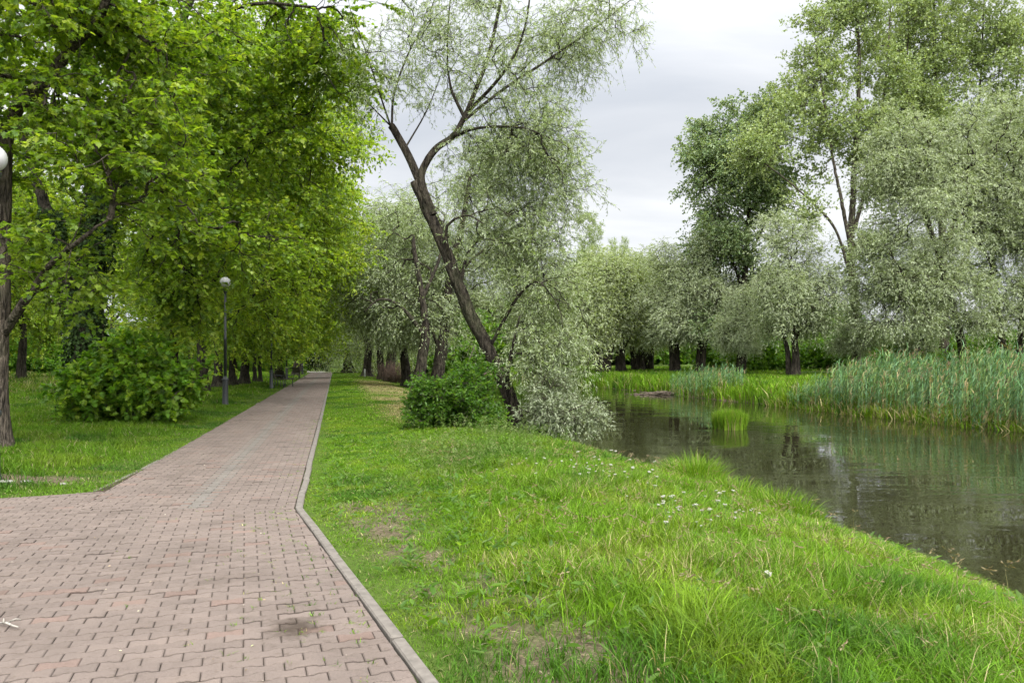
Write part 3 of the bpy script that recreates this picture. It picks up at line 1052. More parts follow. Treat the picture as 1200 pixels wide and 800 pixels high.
SP_W2 = dict(SP_W, n=900, per=9, sig=.6, tl=1.0, droop=.48, cdroop=.1, upb=.12, hang=.3, leaf=('willow', .15, .034), leaves=11, r0=.0065, zmin=2.3)
W2 = tree('willow_tree', 'silvery willow whose straight trunk rises behind the leaning one', 'tree', GW, tbase(509, 45),
     [straight(509, 452, 45, ((517, 405), (524, 345), (535, 280), (548, 210)), .40, .10),
      stem([(522, 350), (548, 310, -.8), (590, 280, -1), (620, 290, -1.2)], 45, .13, .03),
      stem([(516, 410), (500, 375, -.5), (478, 350, -1), (455, 330, -1)], 45, .13, .03),
      stem([(532, 290), (505, 240, .5), (490, 215, 1)], 45, .12, .03)],
     [blob(555, 250, 72, 80, 45, 2.9, 1.5, 2.3), blob(600, 320, 58, 85, 44, 2.9, 1.2, 2.3), blob(545, 340, 60, 60, 44, 2.9, .8, 2.3), blob(560, 180, 45, 38, 45, 2.6, .5, 2.3), blob(630, 376, 35, 45, 44, 2.2, .4, 2.3)],
     dict(SP_W2, n=1050, zmin=3.0), 32, M_BARK_DARK)
W3 = tree('willow_tree', 'willow with a leaning black trunk on the lawn, next left of the silvery straight one', 'tree', GW, tbase(489, 43),
     [straight(489, 453, 43, ((493, 425), (498, 390), (494, 345), (485, 280)), .36, .10),
      stem([(497, 392), (470, 360, -.6), (445, 350, -1), (425, 365, -1.2)], 43, .12, .03),
      stem([(495, 350), (515, 300, .6), (520, 250, 1)], 43, .12, .03)],
     [blob(470, 300, 62, 80, 43, 2.9, 1.5, 2.3), blob(435, 345, 38, 65, 43.5, 2.9, .8, 2.3), blob(510, 330, 45, 80, 43, 2.9, 1, 2.3), blob(465, 371, 55, 28, 42.5, 2.8, .5, 2.3), blob(480, 235, 40, 30, 43, 2.6, .4, 2.3)],
     dict(SP_W2, n=1000, zmin=3.0, droop=.6), 33, M_BARK_DARK)
cp(W3, 477, 50, 140, .95, 'willow with a thin dark trunk between the leaning black one and the twiggy one', GW)
cp(W2, 456, 60, 60, 1.0, 'willow with a broad dark base beside the reddish brush of shoots', GW)
cp(W3, 448, 61, 250, .9, 'willow rising at the left end of the reddish brush of shoots', GW)
cp(W2, 430, 72, 300, .98, 'willow with a black hollow trunk right behind the small white post', GW)
WP = tree('weeping_willow', 'weeping willow hanging its long curtains to the lawn at the end of the path', 'tree', GW, tbase(408, 86),
     [straight(408, 437, 86, ((408, 410), (409, 380), (411, 340)), .55, .12),
      stem([(408, 405), (395, 375, -.8), (385, 360, -1.2)], 86, .16, .05),
      stem([(408, 400), (425, 375, .8), (435, 362, 1.2)], 86, .16, .05)],
     [blob(410, 350, 40, 32, 86, 4, 1), blob(393, 375, 22, 34, 85, 3, .7), blob(428, 378, 20, 34, 85, 3, .7)],
     dict(SP_W2, n=800, tl=2.4, droop=1.6, leaf=('willow', .22, .06), cols=MAPLE_COLS, leaves=12, twigs=5), 34, M_BARK_DARK)
cp(WP, 440, 100, 70, 1.1, 'weeping willow farther back, showing between the trunks of the near bank row', GW)

# ------------------------------------------------------------------ far bank
GF = 'trees on the far bank'
SP_F = dict(SP_W2, cols=WILLOW_SILVER, zmin=2.7, n=850, per=9, sig=.7, tl=1.1, leaf=('willow', .19, .052), leaves=11, r0=.008, droop=.38, cdroop=.05)
FW = tree('willow_tree', 'far bank willow with a black double trunk, first on the left above the water', 'tree', GF, tbase(707, 66),
     [straight(705, 437, 66, ((703, 415), (697, 385), (690, 340)), .42, .10), straight(711, 437, 66, ((714, 412), (722, 380), (718, 340)), .36, .09),
      stem([(703, 415), (685, 385, -.8), (672, 360, -1)], 66, .14, .04)],
     [blob(690, 355, 34, 52, 66, 3.8, 1.4), blob(712, 350, 30, 48, 66, 3.4, 1), blob(690, 400, 36, 22, 65.5, 3.4, .55), blob(705, 318, 24, 22, 66, 2.6, .4)],
     dict(SP_F, cols=WILLOW_YELLOW, tl=1.2, droop=.45), 41, M_BARK_DARK)
F8 = tree('willow_tree', 'rounded silvery willow on the far bank in front of the poplars, left of the reeds', 'tree', GF, tbase(930, 47),
     [straight(932, 443, 47, ((932, 415), (928, 375), (925, 310)), .28, .08), straight(925, 442, 47.4, ((923, 415), (915, 375), (905, 340)), .20, .05),
      stem([(931, 400), (950, 360, -.6), (962, 330, -.8)], 47, .10, .03)],
     [blob(928, 325, 42, 62, 47, 3.2, 1.4), blob(903, 360, 26, 40, 47, 2.6, .7), blob(955, 345, 28, 55, 47, 2.8, .9), blob(925, 392, 40, 18, 46.8, 2.8, .5), blob(918, 268, 22, 20, 47, 2, .35)],
     dict(SP_F, n=950, per=12, sig=.45, tl=.85, leaf=('willow', .16, .040)), 42, M_BARK_DARK)
F6 = tree('aspen_tree', 'tall dark green aspen on the far bank, left of the poplar', 'tree', GF, tbase(868, 60),
     [straight(868, 436, 60, ((870, 350), (876, 260), (882, 160)), .34, .07),
      stem([(871, 340), (850, 280, -.6), (838, 220, -1)], 60, .14, .03), stem([(873, 310), (900, 250, .6), (905, 180, 1)], 60, .12, .03)],
     [blob(862, 225, 42, 62, 60, 4, 1.3), blob(835, 270, 30, 50, 60, 3.2, .8), blob(882, 320, 40, 62, 60, 3.6, 1), blob(848, 165, 36, 44, 60, 3.2, .8), blob(820, 205, 18, 30, 60, 2, .25),
      blob(900, 200, 30, 55, 60, 3, .7), blob(860, 385, 45, 30, 59.6, 3.2, .6), blob(893, 135, 26, 24, 60, 2.4, .3)],
     dict(SP_F, n=1750, per=14, sig=.62, droop=.35, tl=.9, leaf=('oval', .17, .13), cols=ASPEN_COLS, mat=M_POPLAR, leaves=9, nb=.4, fw=.6, hang=.3, cdroop=0), 43, M_BARK_DARK)
SP_P = dict(SP_F, n=800, per=8, sig=.55, tl=.9, droop=.12, upb=.45, leaf=('round', .16, .13), cols=POPLAR_COLS, mat=M_POPLAR, leaves=8, twigs=5, nb=.3, fw=.6, hang=.3,
            cdroop=-.5, bup=.6, r0=.008)
P1 = tree('poplar_tree', 'tall airy poplar on the far bank with pale forked stems against the sky', 'tree', GF, tbase(1004, 55),
     [straight(1004, 436, 55, ((1002, 350), (999, 280), (1004, 180), (1007, 80), (1000, -60)), .34, .06),
      stem([(999, 300), (985, 230, -.5), (970, 150, -.8), (955, 50, -1)], 55, .15, .03),
      stem([(1000, 340), (982, 274, -.6), (955, 240, -1), (922, 210, -1.4), (888, 184, -1.8)], 55, .11, .03),
      stem([(1001, 270), (1024, 180, .5), (1038, 80, .8), (1045, -40, 1)], 55, .14, .03)],
     [blob(955, 85, 26, 75, 55, 2.2, .8), blob(998, 10, 30, 100, 55, 2.4, 1), blob(1034, 60, 28, 100, 55, 2.4, .9), blob(922, 140, 24, 38, 54, 1.8, .35), blob(892, 178, 28, 24, 53.6, 1.8, .35),
      blob(985, 165, 46, 50, 55, 2.6, .35), blob(1005, -110, 60, 70, 55, 3, .8), blob(1032, 190, 34, 70, 55, 2.2, .75), blob(940, 240, 22, 30, 54, 1.8, .12), blob(1012, 300, 26, 40, 55, 2, .28)],
     dict(SP_P, n=2250), 44, M_BARK)
P2 = tree('poplar_tree', 'poplar with a wide light green top at the upper right, behind the big silver willow', 'tree', GF, tbase(1106, 58),
     [straight(1106, 436, 58, ((1106, 330), (1102, 230), (1097, 110), (1092, -60)), .36, .06),
      stem([(1104, 300), (1135, 200, .5), (1150, 80, .8), (1155, -40, 1)], 58, .15, .03),
      stem([(1105, 320), (1075, 220, -.5), (1065, 110, -.8), (1065, 0, -1)], 58, .14, .03),
      stem([(1106, 350), (1160, 240, .8), (1185, 130, 1.2), (1195, 20, 1.4)], 58, .14, .03)],
     [blob(1092, 50, 40, 105, 58, 3, 1.2), blob(1150, 30, 40, 110, 58, 3, 1.2), blob(1190, 90, 34, 100, 58, 3, .9), blob(1068, 130, 26, 70, 58, 2.4, .5), blob(1120, -110, 90, 70, 58, 3.4, .8),
      blob(1130, 190, 60, 60, 58, 3.2, .8), blob(1085, 190, 40, 60, 58, 3, .6), blob(1060, 60, 34, 90, 58, 2.6, .6), blob(1190, 200, 50, 60, 58, 3, .6)],
     dict(SP_P, n=3400), 45, M_BARK)
F9 = tree('willow_tree', 'broad silver willow with a trunk leaning left above the tall reeds', 'tree', GF, tbase(1132, 44),
     [straight(1132, 442, 44, ((1126, 400), (1112, 345), (1098, 290), (1085, 245)), .27, .09),
      stem([(1112, 345), (1080, 320, -.6), (1050, 320, -1)], 44, .11, .03), stem([(1100, 300), (1130, 250, .6), (1135, 200, 1)], 44, .10, .03)],
     [blob(1085, 225, 62, 84, 44, 3.6, 1.5), blob(1055, 150, 26, 34, 44, 1.8, .25), blob(1118, 160, 26, 36, 44, 1.8, .25), blob(1028, 265, 20, 40, 44, 1.8, .22), blob(1046, 325, 38, 60, 44, 3, 1.0), blob(1105, 335, 52, 50, 43.6, 2.8, .8), blob(1045, 390, 46, 22, 43.6, 2.6, .45), blob(1060, 190, 44, 34, 44, 2.8, .5),
      blob(1120, 385, 40, 22, 43.4, 2.4, .35)],
     dict(SP_F, n=1950, per=14, sig=.5, shell=2.2, tl=.85, leaf=('willow', .16, .040)), 46, M_BARK_DARK)
F10 = tree('willow_tree', 'silver willow at the right edge with several dark stems behind the reeds', 'tree', GF, tbase(1180, 46),
     [straight(1180, 442, 46, ((1174, 390), (1166, 310), (1172, 225)), .25, .08), straight(1196, 442, 46.5, ((1196, 395), (1205, 330), (1215, 250)), .22, .07),
      stem([(1168, 320), (1140, 270, -.5), (1125, 230, -.8)], 46, .10, .03)],
     [blob(1165, 250, 48, 90, 46, 3.4, 1.3), blob(1188, 140, 34, 44, 46, 2.2, .4), blob(1205, 340, 52, 52, 45.6, 3, .9), blob(1150, 200, 40, 44, 46, 2.8, .5), blob(1215, 230, 45, 70, 46, 3.2, .9), blob(1180, 390, 50, 20, 45.4, 2.4, .4)],
     dict(SP_F, n=1950, per=14, sig=.5, shell=2.2, tl=.85, leaf=('willow', .16, .040)), 47, M_BARK_DARK)
cp(FW, 727, 68, 100, 1.0, 'far bank willow with a forked trunk, second from the left above the water', GF)
cp(FW, 748, 72, 200, 1.05, 'far bank willow on a thin straight trunk, left of a close pair', GF)
cp(FW, 759, 73, 300, 1.0, 'far bank willow on a thin straight trunk, right of a close pair', GF)
cp(F8, 793, 62, 70, 1.02, 'leafy willow whose foliage hangs low above the driftwood at the water', GF)
cp(F8, 822, 60, 160, 1.12, 'grey green willow just left of the dark aspen on the far bank', GF)
cp(F8, 868, 52, 220, .62, 'low willow with drooping leaves under the dark aspen', GF)
cp(F8, 1003, 53, 100, .55, 'small willow at the foot of the tall airy poplar', GF)
cp(F9, 1300, 44, 180, 1.0, 'silver willow just beyond the right edge of the picture', GF)
cp(F10, 1075, 56, 90, .62, 'low willow in the shade behind the reeds, under the leaning willow', GF)
GT = 'trees in the distance beyond the river'
cp(P2, 688, 118, 40, .50, 'round topped poplar rising alone above the far willows against the sky', GT, .60)
cp(P1, 718, 132, 130, .28, 'narrow pointed tree top, the left of two above the far willows', GT, .57)
cp(P1, 731, 133, 250, .28, 'narrow pointed tree top, the right of two above the far willows', GT, .58)
LT = 'distant tree showing only as green behind the first trees of the far bank'
for px, Y, src, rz, s in ((655, 108, FW, 20, 1.15), (700, 100, FW, 140, 1.1), (745, 105, F8, 200, 1.15), (790, 92, FW, 260, 1.2), (840, 88, F8, 310, 1.15), (905, 84, FW, 80, 1.0),
                          (1230, 76, F8, 60, 1.0), (610, 118, FW, 200, 1.2), (570, 125, FW, 300, 1.2), (530, 118, W3, 90, 1.1)):
    cp(src, px, Y, rz, s, LT, GT)
LE = 'distant tree closing the view beyond the end of the brick path'
for px, Y, src, rz, s in ((345, 128, M4, 10, 1.2), (375, 135, M7, 100, 1.1), (405, 128, M1, 190, 1.1), (440, 135, M4, 280, 1.2), (480, 130, W2, 30, 1.1)):
    cp(src, px, Y, rz, s, LE, 'trees closing the view past the path end')

# ------------------------------------------------------------------ shrubs
def shrub(name, label, group, base, blobs, spec, seed, bark=M_BARK, stems=5, h=1.0, cat='shrub'):
    rng = np.random.default_rng(seed)
    st = []
    b = np.array(base)
    for i in range(stems):
        c = np.array(blobs[i % len(blobs)][0]) + rng.normal(0, .25, 3)
        m = b + (c - b) * .5 + rng.normal(0, .08, 3) + np.array([0, 0, .15 * h])
        st.append(([b + rng.normal(0, .05, 3) * np.array([1, 1, 0]), m, c], .028 * h, .01))
    return tree(name, label, cat, group, base, st, blobs, dict(dict(clear=.15, flare=.2, zmin=.08, r0=.004), **spec), seed, bark)

SH1 = shrub('round_bush', 'round green bush at the foot of the ivy covered maple', None, tbase(150, 18.6),
      [blob(150, 450, 54, 34, 18.6, 1.1, 1.4), blob(106, 462, 26, 26, 18.2, .7, .4), blob(200, 458, 26, 22, 18.6, .8, .4), blob(158, 420, 30, 12, 18.8, .7, .3), blob(122, 428, 14, 12, 18.5, .4, .1), blob(215, 440, 14, 12, 18.5, .4, .08)],
      dict(n=620, per=7, sig=.22, twigs=5, leaves=9, tl=.36, droop=.25, leaf=('maple', .11, .105), cols=([(.130, .260, .024), (.190, .300, .026), (.095, .200, .022), (.260, .350, .035)], [4, 3, 3, 1.3]), mat=M_MAPLE, nb=1.3, hang=.25), 51, stems=8)
SH2 = shrub('green_bush', 'leafy fresh green bush at the foot of the leaning willow', None, tbase(540, 17.6),
      [blob(538, 472, 33, 29, 17.6, .8, 1.3), blob(510, 482, 24, 24, 17.2, .6, .6), blob(552, 440, 22, 18, 17.8, .5, .4), blob(572, 492, 22, 16, 17.2, .5, .35), blob(500, 470, 12, 22, 17.2, .3, .15)],
      dict(n=520, per=7, sig=.14, twigs=5, leaves=9, tl=.26, droop=.15, leaf=('oval', .085, .042), cols=([(.085, .185, .020), (.060, .140, .018), (.130, .225, .028)], [4, 3, 2]), mat=M_MAPLE, nb=.8, hang=.1, upb=.35), 52, stems=8, h=.8)
SH3 = shrub('silver_bush', 'silvery willow bush leaning out over the water beside the leaning willow', None, tbase(632, 18.0),
      [blob(646, 480, 32, 20, 17.8, .7, 1.1), blob(676, 488, 26, 15, 17.6, .5, .6), blob(638, 452, 28, 20, 18, .6, .5), blob(694, 474, 14, 9, 17.6, .3, .14), blob(700, 492, 9, 5, 17.6, .2, .08), blob(622, 492, 20, 16, 17.4, .4, .35)],
      dict(SP_W, cols=([(.160, .205, .095), (.215, .255, .130), (.105, .150, .060), (.260, .300, .170)], [4, 3, 2.5, 1]), n=360, per=7, sig=.15, twigs=5, leaves=11, tl=.34, droop=.25, leaf=('willow', .085, .017), upb=.2, cdroop=.1, r0=.003, twr=.8, clear=.15, hang=.15), 53, stems=8, h=.8)
SH4 = shrub('evergreen_bush', 'almost black evergreen bush at the far end of the brick path', None, tbase(373, 94),
      [blob(373, 412, 12, 22, 94, 1.6, 1.0), blob(371, 400, 8, 16, 94, 1.2, .5)],
      dict(n=260, per=6, sig=.35, twigs=5, leaves=9, tl=.6, droop=.2, leaf=('oval', .22, .10), cols=([(.018, .035, .014), (.026, .045, .016)], [1, 1]), mat=M_IVY, nb=.4), 54, stems=4, h=2)
GSH = 'dark shrubs at the back of the left lawn'
SH5 = shrub('dark_shrub', 'dark green shrub in the undergrowth at the back of the left lawn', GSH, tbase(40, 62),
      [blob(40, 415, 32, 22, 62, 2.2, 1.2), blob(20, 425, 20, 16, 62, 1.8, .6), blob(62, 422, 22, 16, 62, 1.8, .6)],
      dict(n=420, per=7, sig=.4, twigs=5, leaves=8, tl=.6, droop=.25, leaf=('oval', .2, .14), cols=FRESH_COLS, mat=M_MAPLE, nb=.9), 55, stems=6, h=1.6)
for i, (px, Y, rz, s) in enumerate(((-40, 60, 40, 1.2), (95, 66, 100, 1.1), (140, 70, 170, 1.2), (190, 75, 230, 1.1), (235, 84, 280, 1.2), (275, 90, 330, 1.2), (305, 98, 60, 1.2), (10, 80, 120, 1.5), (-90, 50, 200, 1.2), (332, 105, 10, 1.3))):
    cp(SH5, px, Y, rz, s, None, GSH)
GSF = 'shrubs in the shade under the far bank trees'
cp(SH5, 1060, 58, 20, .9, 'shaded green shrub in the undergrowth behind the tall reeds', GSF)
for px, Y, rz, s in ((1110, 60, 80, 1.0), (1165, 56, 150, .9), (1210, 54, 210, .9), (1020, 64, 270, .9), (965, 66, 330, .9), (880, 66, 40, 1.0), (850, 72, 110, 1.0), (905, 70, 300, .9)):
    cp(SH5, px, Y, rz, s, 'shaded green shrub in the undergrowth behind the tall reeds' if px > 950 else 'shaded shrub under the dark aspen and its neighbours', GSF)

for i, px in enumerate(range(480, 1000, 26)):
    cp(SH5, px, 118 + 14 * ((i * 7) % 5) / 5, 47 * i, 2.3 + .25 * ((i * 3) % 4), 'distant shrub in the hedge closing the meadow behind the far bank trunks', 'hedge beyond the far bank meadow')


def build_ivy():
    rng = np.random.default_rng(61)
    b = np.array(T2.location)
    line = [pt(p, q, 20.6) for p, q in ((95, 492), (98, 440), (101, 380), (112, 300), (118, 230), (118, 175))]
    l2 = [pt(p, q, 20.5) for p, q in ((112, 300), (140, 210), (158, 150))]
    l3 = [pt(p, q, 20.7) for p, q in ((100, 380), (72, 300), (55, 245))]
    base, nr = [], []
    for L_, r0, r1, n in ((line, .46, .30, 6500), (l2, .36, .26, 2600), (l3, .34, .22, 1700)):
        C = catmull(L_, 200)
        t = rng.random(n)
        i = (t * 199).astype(int)
        r = (r0 + (r1 - r0) * t) * rng.uniform(.72, 1.25, n)
        th = rng.random(n) * 2 * np.pi
        o = np.stack([np.cos(th), np.sin(th), 0 * th], -1)
        base.append(C[i] + o * r[:, None] + rng.normal(0, .05, (n, 3)))
        nr.append(o)
    base, nr = np.concatenate(base), np.concatenate(nr)
    n = len(base)
    d = unit(rand_unit(n, rng) * .7 + np.array([0, 0, -.8]) + nr * .4)
    me = leaf_mesh('ivy', base - b, d, unit(nr + rand_unit(n, rng) * .5), .10 * rng.uniform(.7, 1.3, n), .085 * rng.uniform(.7, 1.3, n), 'oval',
                   palette(n, [(.018, .036, .010), (.028, .052, .013), (.045, .078, .018)], [3, 3, 1], rng), M_IVY)
    o = obj('ivy', me)
    o.location = b
    tag(o, 'dark ivy covering the forked trunk behind the round bush', 'ivy')


build_ivy()


def build_brush():
    rng = np.random.default_rng(63)
    x, Y = at(462, 57), 57.0
    b = np.array([x, Y, gz(x, Y)])
    n = 190
    st = b + np.stack([rng.normal(0, .55, n), rng.normal(0, .4, n), np.zeros(n)], -1)
    top = st + np.stack([rng.normal(0, .35, n), rng.normal(0, .3, n), rng.uniform(.7, 1.7, n)], -1)
    mid = (st + top) / 2 + rng.normal(0, .06, (n, 3))
    mb = MB()
    for i in range(n):
        mb.tube([st[i] - b, mid[i] - b, top[i] - b], [.014, .011, .005], 4)
    o = obj('twig_brush', mb.mesh('twig_brush', plain_mat('reddish_twig', (.075, .048, .034), .8, .2, var=.4, scale=6)))
    o.location = b
    tag(o, 'reddish brown brush of bare shoots between two willow trunks', 'brush')


build_brush()

# ------------------------------------------------------------------ grass, weeds, reeds
def blades(x, y, z, h, w, lean, az, colr, rng, segs=2, curve=1.0):
    """Curved tapering blades; one flat mesh array."""
    n = len(x)
    t = np.linspace(0, 1, segs + 1)
    dx, dy = np.cos(az), np.sin(az)
    face = az + np.pi / 2 + rng.normal(0, .7, n)
    sx, sy = np.cos(face), np.sin(face)
    out = (t[None, :] ** (1 + curve)) * (h * lean)[:, None]
    up = h[:, None] * t[None, :] * (1 - .35 * np.minimum(lean, 1.4)[:, None] * t[None, :] ** 2)
    wd = w[:, None] * (1 - t[None, :-1] ** 1.6) * .5
    px, py, pz = x[:, None] + dx[:, None] * out, y[:, None] + dy[:, None] * out, z[:, None] + up
    L_ = np.stack([px[:, :-1] - sx[:, None] * wd, py[:, :-1] - sy[:, None] * wd, pz[:, :-1]], -1)
    R_ = np.stack([px[:, :-1] + sx[:, None] * wd, py[:, :-1] + sy[:, None] * wd, pz[:, :-1]], -1)
    tip = np.stack([px[:, -1:], py[:, -1:], pz[:, -1:]], -1)
    V = np.concatenate([L_, R_, tip], 1)
    k = 2 * segs + 1
    off = np.arange(n)[:, None] * k
    F = []
    for s in range(segs - 1):
        F.append(off + np.array([[s, segs + s, segs + s + 1, s + 1]]))
    F4 = np.concatenate(F) if F else np.zeros((0, 4), int)
    F3 = off + np.array([[segs - 1, 2 * segs - 1, 2 * segs]])
    return V.reshape(-1, 3), F4, F3, np.repeat(colr, k, axis=0)


def merge(parts):
    V, F4, F3, C, n = [], [], [], [], 0
    for v, a, b, c in parts:
        V.append(v); F4.append(a + n); F3.append(b + n); C.append(c)
        n += len(v)
    return np.concatenate(V), [f for f in (np.concatenate(F4), np.concatenate(F3)) if len(f)], np.concatenate(C)


def grass_cols(x, y, rng, dry):
    """Blade colours: patches of fresh and deeper green, straw where the turf has dried out."""
    n = len(x)
    a = np.array([.098, .192, .010]); b = np.array([.050, .120, .010]); c = np.array([.148, .224, .016]); s = np.array([.33, .28, .14])
    p = fbm(x * .55, y * .55, 41)[:, None]
    q = fbm(x * 1.7, y * 1.7, 43)[:, None]
    col = a * (1 - sstep(.45, .65, p)) + b * sstep(.45, .65, p)
    col = col * (1 - .7 * sstep(.5, .7, q)) + c * .7 * sstep(.5, .7, q)
    isd = rng.random(n) < dry
    col = np.where(isd[:, None], s * rng.uniform(.6, 1.1, (n, 1)), col)
    return np.clip(col * np.exp(rng.normal(0, .30, (n, 1))), .008, .9)


def scatter(n, x0, x1, y0, y1, rng):
    return rng.uniform(x0, x1, n), rng.uniform(y0, y1, n)


def field(n, box, rng, keep, hfun, wmul=1.0, lean=(.2, .9), dryf=None, segs=3, wbase=.0055, shade_mul=1.0):
    """n candidates in box (u0,u1,Y0,Y1), kept with probability keep(x,y,u)."""
    u, y = scatter(n, *box, rng)
    x = u - K * y
    inside = (np.abs(x) < .72 * y + 1.6)
    u, y, x = u[inside], y[inside], x[inside]
    k = rng.random(len(x)) < keep(x, y, u)
    u, y, x = u[k], y[k], x[k]
    h = hfun(x, y, u) * rng.uniform(.40, 1.35, len(x))
    w = wbase * wmul * rng.uniform(.7, 1.4, len(x)) * (1 + .4 * np.minimum(h, .5) / .25)
    dry = dryf(x, y, u) if dryf is not None else np.full(len(x), .06)
    c = grass_cols(x, y, rng, dry) * shade_mul
    return blades(x, y, ground(x, y) - .015, h, w, rng.uniform(*lean, len(x)) * (.7 + .9 * fbm(x * 2.1, y * 2.1, 45)), rng.random(len(x)) * 2 * np.pi, c, rng, segs)


def build_grass():
    rng = np.random.default_rng(71)
    def kp(x, y, u):
        d = poly_sd(x, y, PAVE)
        ue = uedge(x, y)
        gd = grass_density(x, y)
        right = d > .072 - .035 * (vnoise(x * 3, y * 3, 4) > .62)
        left = d > -.02 - .10 * vnoise(x * 2.2, y * 2.2, 5) ** 2
        edge = np.where(u > -1.4, right, left)
        return gd * edge * (ue < 6.12)
    def hnear(x, y, u):
        tall = sstep(.8, 2.6, u + .25 * np.maximum(7 - y, 0)) * (.45 + .55 * fbm(x * .9, y * .9, 51))
        d = poly_sd(x, y, PAVE)
        fringe = sstep(0, .5, d)
        tall = tall * (1 - .6 * sstep(4.6, 5.8, u))
        return (.05 + .155 * tall * sstep(22, 12, y) + .07 * tall) * (.55 + .45 * fringe) * (.6 + .8 * fbm(x * 2.8, y * 2.8, 53))
    def hfar(x, y, u):
        return (.06 + .12 * sstep(4.2, 6.2, u)) * (.6 + .8 * fbm(x * 1.2, y * 1.2, 53))
    def dry(x, y, u):
        patch = sstep(1.0, 2.0, u) * (1 - sstep(3.4, 4.4, u)) * sstep(17, 22, y) * (1 - sstep(52, 60, y)) * sstep(.34, .52, fbm(x * .4, y * .4, 57) + .10)
        nearp = .15 * sstep(.5, .7, fbm(x * .7, y * .7, 58)) * (u > 1)
        return .035 + .87 * patch + nearp
    P = []
    far_sc = lambda a, b: None
    # near bank, right of the path
    P.append(field(190000, (-.9, 6.9, 2.6, 6.5), rng, kp, hnear, 1.0, dryf=dry, segs=4))
    P.append(field(230000, (-.6, 6.9, 6.5, 12), rng, kp, hnear, 1.35, dryf=dry))
    P.append(field(170000, (-.6, 6.9, 12, 20), rng, kp, hnear, 2.0, dryf=dry))
    P.append(field(120000, (-.6, 6.9, 20, 36), rng, kp, hfar, 3.4, dryf=dry, segs=2))
    P.append(field(80000, (-.6, 6.9, 36, 70), rng, kp, hfar, 6.5, dryf=dry, segs=2))
    P.append(field(25000, (-.6, 6.9, 70, 110), rng, kp, hfar, 12, dryf=dry, segs=2))
    V, F, C = merge(P)
    o = obj('grass', mesh_np('bank_grass', V, F, M_GRASS, C))
    tag(o, 'bright green grass between the brick path and the river', 'grass', kind='stuff')
    # left lawn: deeper green turf, with the trees' shade also put into blade colour
    def hl(x, y, u):
        d = poly_sd(x, y, PAVE)
        return (.05 + .12 * sstep(.3, 1.6, d) * (.4 + fbm(x * .8, y * .8, 61)) + .28 * sstep(-10, -16, u) * sstep(24, 32, y)) * (.6 + .8 * fbm(x * 2.4, y * 2.4, 62))
    def dl(x, y, u):
        return .05 + .30 * sstep(-9, -14, u) * sstep(26, 34, y) * fbm(x * .3, y * .3, 63)
    P = []
    P.append(field(200000, (-13, -2.4, 8, 15), rng, kp, hl, 1.5, dryf=dl, shade_mul=np.array([.80, .82, .9])))
    P.append(field(160000, (-12, -2.5, 15, 26), rng, kp, hl, 2.4, dryf=dl, segs=2, shade_mul=np.array([.80, .82, .9])))
    P.append(field(130000, (-24, -2.5, 26, 48), rng, kp, hl, 4.2, dryf=dl, segs=2, shade_mul=np.array([.85, .85, .9])))
    P.append(field(90000, (-40, -2.5, 48, 100), rng, kp, hl, 9, dryf=dl, segs=2))
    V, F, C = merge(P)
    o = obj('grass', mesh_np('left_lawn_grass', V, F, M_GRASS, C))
    tag(o, 'shaded green lawn grass under the maples left of the path', 'grass', kind='stuff')
    # far bank
    def kf(x, y, u):
        return (uedge(x, y) > 20.35).astype(float) * (1 - .8 * sstep(27, 34, u))
    def hf(x, y, u):
        ue = uedge(x, y)
        return (.25 + .55 * (1 - sstep(21.2, 23.4, ue))) * (.6 + .7 * fbm(x * .6, y * .6, 66))
    def df(x, y, u):
        return .05 + .05 * (uedge(x, y) < 20.7)
    P = [field(60000, (20, 34, 30, 60), rng, kf, hf, 5.5, lean=(.15, .6), dryf=df, segs=2), field(50000, (20, 40, 60, 100), rng, kf, hf, 10, lean=(.15, .6), dryf=df, segs=2),
         field(26000, (19.9, 21.4, 15, 36), rng, lambda x, y, u: (uedge(x, y) > 20.12) * (uedge(x, y) < 21.2) * (.35 + .65 * vnoise(y * 1.1, u * 0, 2)), lambda x, y, u: .30 + .35 * vnoise(y * .8, u * 2, 12), 3.5, lean=(.1, .9), dryf=lambda x, y, u: np.full(len(x), .30), segs=3)]
    V, F, C = merge(P)
    o = obj('grass', mesh_np('far_bank_grass', V, F, M_GRASS, C))
    tag(o, 'tall bright grass along the far bank of the river', 'grass', kind='stuff')


build_grass()


